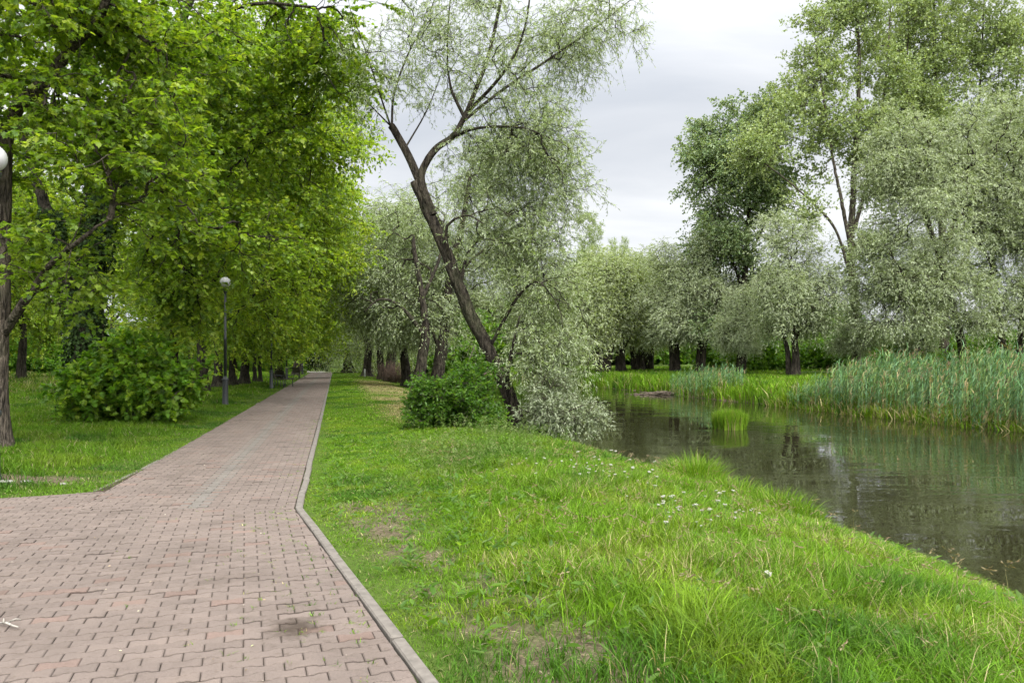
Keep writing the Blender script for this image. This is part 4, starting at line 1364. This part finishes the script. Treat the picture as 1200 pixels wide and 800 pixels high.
def build_weeds():
    rng = np.random.default_rng(73)
    # rosettes of broad leaves
    n = 2300
    u, y = scatter(n, -.2, 5.8, 3.2, 15, rng)
    x = u - K * y
    k = (np.abs(x) < .7 * y + 1) & (poly_sd(x, y, PAVE) > .2) & (rng.random(n) < .25 + .75 * sstep(.42, .6, fbm(x * .8, y * .8, 81)))
    x, y = x[k], y[k]
    nl = 7
    b = np.repeat(np.stack([x, y, ground(x, y)], -1), nl, 0)
    m = len(b)
    b[:, 2] += rng.uniform(0, .14, m)
    b[:, :2] += rng.normal(0, .03, (m, 2))
    th = rng.random(m) * 2 * np.pi
    d = unit(np.stack([np.cos(th), np.sin(th), rng.uniform(.15, .9, m)], -1))
    ln = rng.uniform(.025, .085, m) * (1 + .5 * (rng.random(m) < .15))
    c = palette(m, [(0.079, 0.172, 0.013), (0.112, 0.205, 0.020), (0.056, 0.125, 0.013), (0.145, 0.218, 0.053)], [4, 3, 2, 1], rng)
    me = leaf_mesh('broadleaf_weeds', b, d, unit(rand_unit(m, rng) * .5 + np.array([0, 0, 1])), ln, ln * rng.uniform(.28, .5, m), 'oval', c, M_MAPLE)
    o = obj('weeds', me)
    tag(o, 'broad leaved weeds among the grass of the near bank', 'weeds', kind='stuff')
    # feathery tall weeds in the mid distance of the bank and under the leaning willow
    n = 520
    cx = np.array([at(p, q) for p, q in ((520, 10), (535, 10.8), (555, 12), (600, 15), (630, 14), (560, 15.3), (575, 11.2), (505, 12.5), (600, 12.4), (590, 16.2))])
    cy = np.array([10, 10.8, 12, 15, 14, 15.3, 11.2, 12.5, 12.4, 16.2])
    i = rng.integers(0, len(cx), n)
    x, y = cx[i] + rng.normal(0, .42, n), cy[i] + rng.normal(0, .5, n)
    h = rng.uniform(.18, .52, n)
    nl = 26
    z = ground(x, y)
    t = rng.uniform(.1, 1, (n, nl))
    lean = rng.normal(0, .12, (n, 2))
    b = np.stack([x[:, None] + lean[:, :1] * t, y[:, None] + lean[:, 1:] * t, z[:, None] + h[:, None] * t], -1).reshape(-1, 3)
    m = len(b)
    th = rng.random(m) * 2 * np.pi
    d = unit(np.stack([np.cos(th), np.sin(th), rng.uniform(.3, 1.0, m)], -1))
    ln = rng.uniform(.03, .075, m)
    c = palette(m, [(0.132, 0.205, 0.046), (0.099, 0.172, 0.026), (0.198, 0.238, 0.099), (0.079, 0.145, 0.020)], [4, 3, 2, 2], rng, grp=np.repeat(np.arange(n), nl))
    me = leaf_mesh('tall_weeds', b, d, rand_unit(m, rng), ln, ln * .16, 'willow', c, M_GRASS)
    o = obj('weeds', me)
    tag(o, 'pale feathery weeds in front of the leaning willow', 'weeds', kind='stuff')
    # dead stalks and crumbs over the trodden bare strip and among the turf
    n = 5200
    u, y = scatter(n, -.4, 3.2, 3.0, 10, rng)
    x = u - K * y
    k = (poly_sd(x, y, PAVE) > .1) & (np.abs(x) < .7 * y + .5) & (rng.random(n) < 1.15 - grass_density(x, y))
    x, y = x[k], y[k]
    n = len(x)
    ln = rng.uniform(.015, .10, n)
    me = leaf_mesh('dead_stalks', np.stack([x, y, ground(x, y) + rng.uniform(.004, .03, n)], -1), unit(np.stack([rng.normal(size=n), rng.normal(size=n), rng.normal(0, .12, n)], -1)),
                   unit(np.stack([rng.normal(0, .3, n), rng.normal(0, .3, n), np.ones(n)], -1)), ln, np.minimum(ln * .3, .006), 'willow',
                   palette(n, [(.30, .24, .14), (.20, .15, .09), (.10, .075, .05), (.34, .30, .20)], [3, 3, 2, 1], rng), M_GRASS)
    o = obj('litter', me)
    tag(o, 'dead stalks and crumbs on the bare trodden strip beside the kerb', 'litter', kind='stuff')
    # tall flowering grass stems with tan heads
    n = 900
    u, y = scatter(n, 1.2, 5.05, 3.2, 12, rng)
    x = u - K * y
    k = (np.abs(x) < .7 * y + 1) & (rng.random(n) < .2 + .8 * sstep(.45, .62, fbm(x * .6, y * .6, 58)))
    x, y = x[k], y[k]
    n = len(x)
    h = rng.uniform(.25, .48, n)
    lean = rng.uniform(.1, .5, n)
    az = rng.random(n) * 2 * np.pi
    z = ground(x, y)
    s1 = blades(x, y, z, h, np.full(n, .0045), lean, az, np.tile([.23, .215, .10], (n, 1)) * rng.uniform(.7, 1.2, (n, 1)), rng, 4)
    tx, ty, tz = x + np.cos(az) * h * lean, y + np.sin(az) * h * lean, z + h * (1 - .35 * lean)
    hb = np.repeat(np.stack([tx, ty, tz], -1), 10, 0)
    m = len(hb)
    hd = unit(np.stack([np.repeat(np.cos(az), 10), np.repeat(np.sin(az), 10), np.full(m, .4)], -1) + rand_unit(m, rng) * .5)
    hb = hb - hd * rng.uniform(0, .09, (m, 1))
    V, F, C = merge([s1])
    me1 = obj('seed_grass', mesh_np('seed_grass', V, F, M_GRASS, C))
    tag(me1, 'thin straw coloured grass stems standing above the bank grass', 'grass', kind='stuff')
    me2 = leaf_mesh('seed_heads', hb, hd, rand_unit(m, rng), rng.uniform(.02, .04, m), np.full(m, .008), 'willow',
                    palette(m, [(0.252, 0.203, 0.119), (0.210, 0.175, 0.098), (0.238, 0.168, 0.112)], [2, 2, 1], rng), M_GRASS)
    obj('seed_heads', me2, me1)
    me1.children[0]['kind'] = 'stuff'
    # little tufts in the joints of the paving and along the kerb
    n = 260
    s = rng.random(n)
    t = rng.random(n)
    p0, p1 = np.array([.868, .604]), KINK
    nx = np.where(t[:, None] < .55, p0 + (p1 - p0) * rng.uniform(.45, 1, (n, 1)) + np.stack([-rng.exponential(.35, n), -rng.exponential(.1, n)], -1),
                  np.stack([-.43 - rng.exponential(.12, n) - K * (yy := rng.uniform(8.1, 20, n)), yy], -1))
    P = []
    reps = 9
    x = np.repeat(nx[:, 0], reps) + rng.normal(0, .012, n * reps)
    y = np.repeat(nx[:, 1], reps) + rng.normal(0, .012, n * reps)
    k = poly_sd(x, y, PAVE) < -.005
    x, y = x[k], y[k]
    P = [blades(x, y, np.full(len(x), .012), rng.uniform(.02, .05, len(x)), np.full(len(x), .006), rng.uniform(.4, 1.4, len(x)), rng.random(len(x)) * 6.28,
                grass_cols(x, y, rng, np.full(len(x), .1)), rng, 2)]
    V, F, C = merge(P)
    o = obj('joint_weeds', mesh_np('joint_weeds', V, F, M_GRASS, C))
    tag(o, 'tiny green weeds sprouting from the joints of the brick path', 'weeds', kind='stuff')
    # litter on the bricks: crumbs, petals, bits of leaf
    n = 420
    y = rng.uniform(3.4, 16, n)
    x = rng.uniform(-1, 1, n) * .7 * y
    k = poly_sd(x, y, PAVE) < -.1
    x, y = x[k], y[k]
    n = len(x)
    ln = rng.uniform(.006, .026, n)
    me = leaf_mesh('path_litter', np.stack([x, y, np.full(n, .037)], -1), unit(np.stack([rng.normal(size=n), rng.normal(size=n), np.zeros(n)], -1)),
                   unit(np.stack([rng.normal(0, .2, n), rng.normal(0, .2, n), np.ones(n)], -1)), ln, ln * .6, 'oval',
                   palette(n, [(.55, .50, .42), (.30, .22, .12), (.10, .07, .05), (.2, .26, .05)], [3, 3, 2, 1], rng), M_GRASS)
    o = obj('litter', me)
    tag(o, 'crumbs and bits of dry leaf lying on the brick path', 'litter', kind='stuff')


build_weeds()


def reed_mesh(x, y, z, h, rng, name, dryb=.06, wind=(.35, -.1)):
    n = len(x)
    nl = 10
    C0 = np.array([(.098, .195, .075), (.135, .235, .120), (.070, .140, .058), (.175, .25, .090)])
    cs = C0[rng.integers(0, 4, n)]
    dry = rng.random(n) < dryb
    cs = np.where(dry[:, None], np.array([.30, .235, .13]), cs)
    st = blades(x, y, z, h, np.full(n, .014), rng.uniform(.02, .14, n), rng.random(n) * 6.28, cs * .9, rng, 3, .6)
    t = np.tile(np.linspace(.10, .97, nl), n) + rng.normal(0, .04, n * nl)
    i = np.repeat(np.arange(n), nl)
    az = np.arctan2(wind[1], wind[0]) + rng.normal(0, 1.1, n * nl)
    lh = rng.uniform(.32, .62, n * nl) * np.repeat(h, nl) / 2.2
    cc = np.clip(cs[i] * rng.normal(1, .28, (n * nl, 1)), .01, .9)
    low = (t < .36) & (rng.random(n * nl) < .45)
    cc = np.where(low[:, None], np.array([.30, .24, .13]), cc)
    lv = blades(x[i], y[i], z[i] + h[i] * t, lh, rng.uniform(.022, .038, n * nl), rng.uniform(.35, 1.25, n * nl), az, cc, rng, 3)
    V, F, C = merge([st, lv])
    return V, F, C


def build_reeds():
    rng = np.random.default_rng(77)
    n = 7600
    u, y = scatter(n, 19.9, 25.2, 14, 34.5, rng)
    x = u - K * y
    ue = uedge(x, y)
    k = (ue > 20.08 + .3 * vnoise(y * .9, y * 0, 3)) & (u < 25 - 1.2 * vnoise(y * .4, u * .3, 6)) & (rng.random(n) < .45 + .55 * sstep(.3, .55, fbm(x * .7, y * .7, 91)))
    x, y, ue = x[k], y[k], ue[k]
    z = np.maximum(ground(x, y), WATER) - .03
    h = (1.45 + .05 * sstep(20.3, 22, ue)) * (1 - .12 * sstep(22, 25, ue)) * rng.uniform(.55, 1.15, len(x)) * (.72 + .55 * fbm(x * .6, y * .6, 93)) * (1 - .35 * sstep(31, 34.5, y))
    V, F, C = reed_mesh(x, y, z, h, rng, 'reeds')
    o = obj('reeds', mesh_np('reed_bed', V, F, M_GRASS, C))
    tag(o, 'tall blue green reed bed along the far bank on the right', 'reeds', kind='stuff')
    # tan flower plumes of last year among them
    m = 260
    i = rng.integers(0, len(x), m)
    nb = 14
    b = np.repeat(np.stack([x[i], y[i], z[i] + h[i] * 1.08], -1), nb, 0) + rng.normal(0, .05, (m * nb, 3)) * np.array([.6, .6, 1.8])
    d = unit(rand_unit(m * nb, rng) * .6 + np.array([.4, 0, .5]))
    me = leaf_mesh('plumes', b, d, rand_unit(m * nb, rng), rng.uniform(.06, .14, m * nb), np.full(m * nb, .022), 'willow',
                   palette(m * nb, [(.22, .16, .10), (.27, .21, .13), (.17, .12, .09)], [1, 1, 1], rng), M_GRASS)
    p = obj('plumes', me, o)
    p['kind'] = 'stuff'
    # smaller patch up river
    n = 1100
    u, y = scatter(n, 20.0, 23.2, 39.5, 49, rng)
    x = u - K * y
    k = (uedge(x, y) > 20.1) & (((y - 44) / 3.6) ** 2 + ((u - 21.2) / 1.3) ** 2 < 1)
    x, y = x[k], y[k]
    z = np.maximum(ground(x, y), WATER) - .03
    h = rng.uniform(.7, 1.25, len(x))
    V, F, C = reed_mesh(x, y, z, h, rng, 'reeds2', .10)
    o = obj('reeds', mesh_np('reed_patch', V, F, M_GRASS, C))
    tag(o, 'small patch of grey green reeds up river beside the bright grass bank', 'reeds', kind='stuff')


build_reeds()


def tussock_mesh(n, rad, hh, rng, cols=((0.109, 0.211, 0.012), (0.086, 0.175, 0.012), (0.152, 0.244, 0.020)), lean=(.1, .75), wd=.012, name='tussock', hv=(.6, 1.1)):
    r = rad * np.sqrt(rng.random(n))
    th = rng.random(n) * 2 * np.pi
    x, y = r * np.cos(th), r * np.sin(th)
    h = hh * rng.uniform(*hv, n) * (1 - .25 * (r / rad) ** 2)
    az = th + rng.normal(0, .7, n)
    c = np.array(cols)[rng.integers(0, len(cols), n)] * rng.normal(1, .15, (n, 1))
    dryb = rng.random(n) < .05
    c = np.where(dryb[:, None], np.array([.28, .22, .11]), c)
    V, F, C = merge([blades(x, y, np.zeros(n), h, wd * rng.uniform(.7, 1.3, n), rng.uniform(*lean, n), az, np.clip(c, .01, .9), rng, 4)])
    return mesh_np(name, V, F, M_GRASS, C)


def build_tussocks():
    rng = np.random.default_rng(79)
    root = empty('sedge_tussock', (at(855, 24.1), 24.1, WATER - .05), 'lone round tussock of bright sedge standing in the middle of the river', 'sedge')
    obj('blades', tussock_mesh(3000, .52, .76, rng, lean=(.0, .28), wd=.020, hv=(.78, 1.04), name='island_blades'), root)
    mb = MB()
    mb.lathe([(.30, -.5), (.46, -.05), (.50, .06), (.46, .13), (.25, .17)], 18)
    obj('root_clump', mb.mesh('root_clump', plain_mat('peaty_roots', (.055, .042, .022), .95, .1, var=.5, scale=14, bump=1.0)), root)
    g = 'sedge clumps along the near water edge'
    protos = [tussock_mesh(420, .28, .62, rng, name='sedge_blades'), tussock_mesh(360, .24, .50, rng, name='sedge_blades'),
              tussock_mesh(300, .2, .42, rng, lean=(.1, .9), name='sedge_blades')]
    spots = [(838, 12.6, 0, 1.15), (850, 12.3, 1, 1.2), (866, 12.0, 0, 1.0), (885, 11.6, 2, 1.1), (905, 11.2, 1, 1.0), (925, 10.9, 2, 1.2), (945, 10.5, 1, .9), (968, 10.1, 0, .8), (990, 9.8, 2, 1.1),
             (828, 13.0, 2, 1.2), (858, 12.6, 1, 1.1), (895, 11.5, 0, .7), (1010, 9.5, 2, .8)]
    for px, Y, pi, s in spots:
        # push each onto the real water edge
        us = np.linspace(5.0, 6.9, 161)
        z = ground(us - K * Y, np.full(161, Y))
        ue = us[np.argmin(np.abs(z - (WATER + .10)))]
        x = ue - K * Y + rng.normal(0, .08) - .05
        o = obj('sedge_clump', protos[pi])
        o.location = (x, Y, max(gz(x, Y), WATER) - .03)
        o.rotation_euler = (0, 0, rng.random() * 6.28)
        o.scale = (s * 1.25, s * 1.25, s * 1.05)
        tag(o, 'bright green sedge clump growing at the near water edge below the yarrow', 'sedge', g)


build_tussocks()


def build_yarrow():
    rng = np.random.default_rng(83)
    stemm = plain_mat('yarrow_stem', (.12, .19, .04), .7, .2)
    white = plain_mat('yarrow_white', (.40, .39, .32), .8, .2, var=.2, scale=60)
    protos = []
    for k in range(3):
        h = .40 + .05 * k
        mb = MB()
        mb.tube([(0, 0, -.03), (.01, .005, h * .5), (0.02, .0, h)], [.004, .0035, .003], 5)
        hd = MB()
        for i in range(24):
            th, r = rng.random() * 6.28, .032 * math.sqrt(rng.random())
            p = (0.02 + r * math.cos(th), r * math.sin(th), h + .035 + rng.normal(0, .004))
            mb.tube([(0.02, 0, h - .01), (p[0], p[1], p[2] - .004)], [.002, .0015], 4)
            hd.lathe([(.003, -.003), (.006, 0.0), (.0065, .002), (.003, .004)], 6, p)
        nl = 14
        protos.append((mb.mesh('yarrow_stem', stemm), hd.mesh('yarrow_head', white), h))
    def put(px, py, Y, label, group):
        x = at(px, Y)
        z = gz(x, Y)
        m1, m2, h = protos[rng.integers(0, 3)]
        o = empty('yarrow', (x, Y, z), label, 'flower', group)
        obj('stem', m1, o)
        obj('flower_head', m2, o)
        s = rng.uniform(.5, .9)
        o.scale = (s * .8, s * .8, s)
        o.rotation_euler = (rng.normal(0, .2), rng.normal(0, .2), rng.random() * 6.28)
    clusters = [(812, 615, 7.0, 32, 30, .45, 'white yarrow head in the thick cluster below the sedge clumps'),
                (715, 560, 9.6, 32, 32, .55, 'white yarrow head in the cluster nearest the silvery bush'),
                (862, 605, 7.7, 10, 20, .3, 'white yarrow head at the right edge of the thick cluster'),
                (640, 560, 9.8, 10, 45, .8, 'white yarrow head scattered in front of the pale feathery weeds')]
    for px, py, Y, n, sx, sy, lab in clusters:
        for i in range(n):
            put(px + rng.normal(0, sx), py, Y + rng.normal(0, sy), lab, 'white yarrow flowers on the near bank')
    put(1186, 700, 4.6, 'single white yarrow head at the right edge of the bank', 'white yarrow flowers on the near bank')
    put(872, 712, 4.5, 'single pale yarrow head low in the near grass', 'white yarrow flowers on the near bank')


build_yarrow()

# ------------------------------------------------------------------ street furniture
M_IRON = plain_mat('black_iron', (.022, .024, .025), .45, .5, var=.3, scale=30)
M_GLOBE = plain_mat('opal_globe', (.44, .43, .43), .25, .5, var=.05, scale=8)
M_WOOD = plain_mat('dark_slats', (.045, .032, .024), .6, .3, var=.4, scale=12)


def build_lamp(loc, label, group):
    r = empty('street_lamp', loc, label, 'street lamp', group)
    mb = MB()
    mb.lathe([(.115, -.1), (.115, .05), (.105, .08), (.095, .12), (.088, .80), (.092, .84)], 20)
    obj('pole_base', mb.mesh('pole_base', M_IRON), r)
    mb = MB()
    mb.lathe([(.092, .83), (.112, .86), (.112, .90), (.075, .93), (.055, 1.0)], 20)
    obj('collar', mb.mesh('collar', M_IRON), r)
    mb = MB()
    mb.lathe([(.052, .98), (.046, 2.2), (.056, 2.22), (.056, 2.26), (.042, 2.28), (.038, 3.78)], 16)
    obj('pole', mb.mesh('pole', M_IRON), r)
    mb = MB()
    mb.lathe([(.038, 3.76), (.06, 3.79), (.055, 3.84), (.105, 3.90), (.115, 3.945), (.10, 3.955)], 18)
    obj('globe_holder', mb.mesh('globe_holder', M_IRON), r)
    mb = MB()
    th = np.linspace(-1.25, 1.57, 15)
    mb.lathe([(max(.178 * math.cos(t), .002), 4.13 + .178 * math.sin(t)) for t in th], 24)
    obj('globe', mb.mesh('globe', M_GLOBE), r)
    return r


GLAMP = 'street lamps along the left of the path'
def lamp_loc(px, Y):
    x = at(px, Y)
    return (x, Y, gz(x, Y))
lamp = build_lamp(lamp_loc(-10, 9.8), 'black street lamp at the left edge, only the rim of its white globe in view', GLAMP)
copy_tree(lamp, lamp_loc(264, 25.7), .4, label='black street lamp with a white globe standing nearest along the path beside the round bush')
copy_tree(lamp, lamp_loc(318, 41.0), .9, label='black street lamp next to the pair of dark benches')
copy_tree(lamp, lamp_loc(336, 57.0), 1.4, label='black street lamp rising between the pair of benches and the far bench')
copy_tree(lamp, lamp_loc(354.5, 78.0), 2.0, label='distant street lamp with a bright white globe above the far bench')
copy_tree(lamp, lamp_loc(357.5, 112.0), 2.0, label='farthest street lamp with a small white globe near the path end')


def build_bench(loc, rz, label, group=None):
    r = empty('park_bench', loc, label, 'bench', group)
    r.rotation_euler = (0, 0, rz)
    mb = MB()
    for i in range(5): mb.box((0, -.19 + i * .095, .44), (1.35, .075, .035), bev=.008)
    obj('seat', mb.mesh('seat', M_WOOD, False), r)
    mb = MB()
    for i in range(4): mb.box((0, .245 + i * .032, .55 + i * .105), (1.35, .03, .098), rx=-.25, bev=.008)
    obj('backrest', mb.mesh('backrest', M_WOOD, False), r)
    for sx in (-.55, .55):
        mb = MB()
        mb.tube([(sx, -.22, -.02), (sx, -.20, .2), (sx, -.19, .42)], [.028, .024, .022], 8)
        obj('leg', mb.mesh('leg', M_IRON), r)
        mb = MB()
        mb.tube([(sx, .30, -.02), (sx, .24, .2), (sx, .23, .44), (sx, .30, .65), (sx, .36, .92)], [.028, .024, .024, .022, .02], 8)
        obj('leg', mb.mesh('leg', M_IRON), r)
        mb = MB()
        mb.tube([(sx, .26, .66), (sx, 0, .67), (sx, -.22, .65), (sx, -.23, .55), (sx, -.2, .42)], [.02, .022, .022, .02, .018], 8)
        obj('armrest', mb.mesh('armrest', M_IRON), r)
    return r


GBEN = 'benches along the left of the path'
px2 = lamp_loc(326, 42.5)
# the backs turn away from the path, the seats face it
bench = build_bench(px2, math.radians(90 + 24), 'dark slatted bench nearer the street lamp, left of a pair by the path', GBEN)
copy_tree(bench, lamp_loc(334.5, 43.6), math.radians(90 + 38), label='dark slatted bench showing its back, right of a pair by the path')
copy_tree(bench, lamp_loc(351, 61), math.radians(90 + 40), label='far dark bench on its own below the bright distant globe')


def build_small():
    white = plain_mat('white_paint', (.50, .50, .48), .6, .3, var=.08)
    mb = MB()
    mb.lathe([(.07, -.2), (.07, .62), (.055, .68), (.02, .70)], 12)
    o = obj('marker_post', mb.mesh('marker_post', white))
    o.location = lamp_loc(427.5, 66)
    tag(o, 'small white post in the grass in front of a willow trunk', 'post')
    wood = bark_mat('bleached_wood', (.20, .18, .15), (.42, .39, .34), 12)
    dark = plain_mat('wet_twig', (.12, .095, .07), .8, .2, var=.4, scale=5)
    rng = np.random.default_rng(91)
    # driftwood at the far water edge
    Y = 47.0
    us = np.linspace(19.5, 21.5, 201)
    z = ground(us - K * Y, np.full(201, Y))
    x0 = us[np.argmin(np.abs(z - WATER))] - K * Y - .25
    mb = MB()
    mb.tube([(-.6, 0, .10), (0, .03, .12), (.9, 0, .12)], [.07, .09, .07], 10)
    o = obj('driftwood_log', mb.mesh('driftwood_log', wood))
    o.location = (x0 + .9, Y - .6, WATER)
    tag(o, 'pale driftwood log lying at the far water edge', 'log')
    mb = MB()
    for i in range(260):
        c = np.array([rng.normal(-.3, .8), rng.normal(0, .25), 0])
        d = np.array([rng.normal(0, .5), rng.normal(0, .25), rng.normal(.03, .08)])
        hz = .16 * math.exp(-((c[0] + .2) / .8) ** 2) * rng.random() + .03
        mb.tube([c - d * .6 + np.array([0, 0, hz]), c + d * .6 + np.array([0, 0, hz])], [.014, .008], 4)
    o = obj('twig_pile', mb.mesh('twig_pile', dark))
    o.location = (x0, Y - .2, WATER)
    tag(o, 'brown pile of washed up twigs at the far water edge', 'twigs')
    # pale stones in the dirt patch, twig on the bricks
    stone = plain_mat('pale_stone', (.26, .245, .22), .9, .2, var=.2, scale=25, bump=.6)
    for px, Y, s, lab in ((6, 9.75, .075, 'flat pale stone at the left edge of the bare dirt patch'), (30, 9.85, .05, 'small pale stone in the middle of the bare dirt patch'),
                          (75, 9.7, .04, 'small pale stone at the right end of the bare dirt patch')):
        mb = MB()
        ph = rng.normal(1, .15, 40)
        mb.lathe([(s * .5, -.02), (s * 1.0, .0), (s * .95 * ph[0], s * .3), (s * .6 * ph[1], s * .5), (s * .1, s * .55)], 9)
        me = mb.mesh('stone', stone, False)
        for v in me.vertices: v.co.x *= 1.3 * (1 + .12 * math.sin(v.index * 1.7)); v.co.y *= 1 + .15 * math.sin(v.index * 2.3)
        o = obj('stone', me)
        x = at(px, Y)
        o.location = (x, Y, gz(x, Y))
        tag(o, lab, 'stone', 'pale stones in the dirt patch')
    mb = MB()
    mb.tube([(-.06, .02, .012), (0, 0, .02), (.05, -.03, .014), (.1, -.05, .012)], [.006, .008, .006, .004], 6)
    mb.tube([(0, 0, .02), (.03, .04, .03), (.05, .05, .02)], [.006, .005, .003], 6)
    mb.tube([(-.02, .0, .02), (-.05, .05, .03)], [.006, .003], 6)
    o = obj('fallen_twig', mb.mesh('fallen_twig', wood))
    o.location = (at(8, 4.5), 4.5, .034)
    tag(o, 'small dry twig lying on the bricks at the left edge', 'twig')


build_small()

# ------------------------------------------------------------------ sky, sun, camera
SUN_EL, SUN_AZ = math.radians(46), math.radians(155)      # azimuth clockwise from +Y: high, behind and to the right

w = bpy.data.worlds.new('World')
scene.world = w
w.use_nodes = True
nt = w.node_tree
nt.nodes.clear()
L = nt.links
out = nt.nodes.new('ShaderNodeOutputWorld')
bg = nt.nodes.new('ShaderNodeBackground')
bg.inputs['Strength'].default_value = 0.1
sky = nt.nodes.new('ShaderNodeTexSky')
sky.sky_type = 'NISHITA'
sky.sun_disc = False
sky.sun_elevation = SUN_EL
sky.sun_rotation = SUN_AZ
tc = N(nt, 'ShaderNodeTexCoord')
sep = N(nt, 'ShaderNodeSeparateXYZ')
L.new(tc.outputs['Generated'], sep.inputs[0])
# clouds lie in a layer: divide by height so that they flatten toward the horizon
hh = N(nt, 'ShaderNodeMath', operation='MAXIMUM')
L.new(sep.outputs['Z'], hh.inputs[0]); hh.inputs[1].default_value = 0.0
ha = N(nt, 'ShaderNodeMath', operation='ADD')
L.new(hh.outputs[0], ha.inputs[0]); ha.inputs[1].default_value = 0.22
dx = N(nt, 'ShaderNodeMath', operation='DIVIDE'); L.new(sep.outputs['X'], dx.inputs[0]); L.new(ha.outputs[0], dx.inputs[1])
dy = N(nt, 'ShaderNodeMath', operation='DIVIDE'); L.new(sep.outputs['Y'], dy.inputs[0]); L.new(ha.outputs[0], dy.inputs[1])
cm = N(nt, 'ShaderNodeCombineXYZ')
L.new(dx.outputs[0], cm.inputs['X']); L.new(dy.outputs[0], cm.inputs['Y'])
mpn = N(nt, 'ShaderNodeMapping')
mpn.inputs['Location'].default_value = (3.1, 0.7, 0)
mpn.inputs['Rotation'].default_value = (0, 0, .35)
mpn.inputs['Scale'].default_value = (.8, 1.5, 1)
L.new(cm.outputs[0], mpn.inputs[0])
n1 = N(nt, 'ShaderNodeTexNoise', i_Scale=1.1, i_Detail=7.0, i_Roughness=0.52, i_Distortion=0.35)
L.new(mpn.outputs[0], n1.inputs['Vector'])
cl = ramp(nt, n1.outputs['Fac'], [(0.30, (.66, .69, .74)), (0.44, (.78, .80, .835)), (0.56, (.93, .94, .955)), (0.70, (1.08, 1.08, 1.08))])
# an overcast sky is brighter overhead than at its foot
gr = N(nt, 'ShaderNodeMapRange')
gr.interpolation_type = 'SMOOTHSTEP'
gr.inputs['From Min'].default_value = 0.25; gr.inputs['From Max'].default_value = 1.0
gr.inputs['To Min'].default_value = 5.3; gr.inputs['To Max'].default_value = 19.0
L.new(sep.outputs['Z'], gr.inputs['Value'])
sc_ = N(nt, 'ShaderNodeVectorMath', operation='SCALE')
# and brightest round the veiled sun, high behind the camera
dt = N(nt, 'ShaderNodeVectorMath', operation='DOT_PRODUCT')
L.new(tc.outputs['Generated'], dt.inputs[0])
dt.inputs[1].default_value = (math.sin(SUN_AZ) * math.cos(SUN_EL), math.cos(SUN_AZ) * math.cos(SUN_EL), math.sin(SUN_EL))
gl = N(nt, 'ShaderNodeMapRange')
gl.interpolation_type = 'SMOOTHSTEP'
gl.inputs['From Min'].default_value = 0.35; gl.inputs['From Max'].default_value = 1.0
gl.inputs['To Min'].default_value = 0.0; gl.inputs['To Max'].default_value = 20.0
L.new(dt.outputs['Value'], gl.inputs['Value'])
ga = N(nt, 'ShaderNodeMath', operation='ADD')
L.new(gr.outputs[0], ga.inputs[0]); L.new(gl.outputs[0], ga.inputs[1])
L.new(cl, sc_.inputs[0]); L.new(ga.outputs[0], sc_.inputs['Scale'])
mx = N(nt, 'ShaderNodeMix', data_type='RGBA')
mx.inputs['Factor'].default_value = 0.93
L.new(sky.outputs[0], mx.inputs['A']); L.new(sc_.outputs[0], mx.inputs['B'])
L.new(mx.outputs['Result'], bg.inputs['Color'])
L.new(bg.outputs[0], out.inputs[0])

sun = bpy.data.lights.new('sun', 'SUN')
sun.energy = 1.5
sun.angle = math.radians(14)
sun.color = (1.0, .96, .90)
so = bpy.data.objects.new('sun', sun)
COL.objects.link(so)
sd = np.array([math.sin(SUN_AZ) * math.cos(SUN_EL), math.cos(SUN_AZ) * math.cos(SUN_EL), math.sin(SUN_EL)])
from mathutils import Vector
so.rotation_euler = Vector(sd).to_track_quat('Z', 'Y').to_euler()
so.location = (20, -20, 40)

cam = bpy.data.cameras.new('camera')
cam.lens = 27.0
cam.sensor_width = 36.0
cam.shift_y = 20.0 / 1200.0
cam.clip_end = 3000
co = bpy.data.objects.new('camera', cam)
COL.objects.link(co)
co.location = (0, 0, CAMH)
co.rotation_euler = (math.radians(90), 0, 0)
scene.camera = co

vs = scene.view_settings
scene.display_settings.display_device = 'sRGB'
vs.view_transform = 'Standard'
vs.look = 'None'
vs.gamma = 1.0
vs.use_curve_mapping = False
vs.exposure = 1.0
cy = scene.cycles
cy.max_bounces = 6
cy.diffuse_bounces = 3
cy.glossy_bounces = 3
cy.transmission_bounces = 4
cy.transparent_max_bounces = 4
cy.caustics_reflective = False
cy.caustics_refractive = False
cy.use_denoising = True
cy.denoiser = 'OPENIMAGEDENOISE'
cy.denoising_input_passes = 'RGB_ALBEDO_NORMAL'
cy.use_adaptive_sampling = True
cy.adaptive_threshold = 0.02
scene.render.film_transparent = False
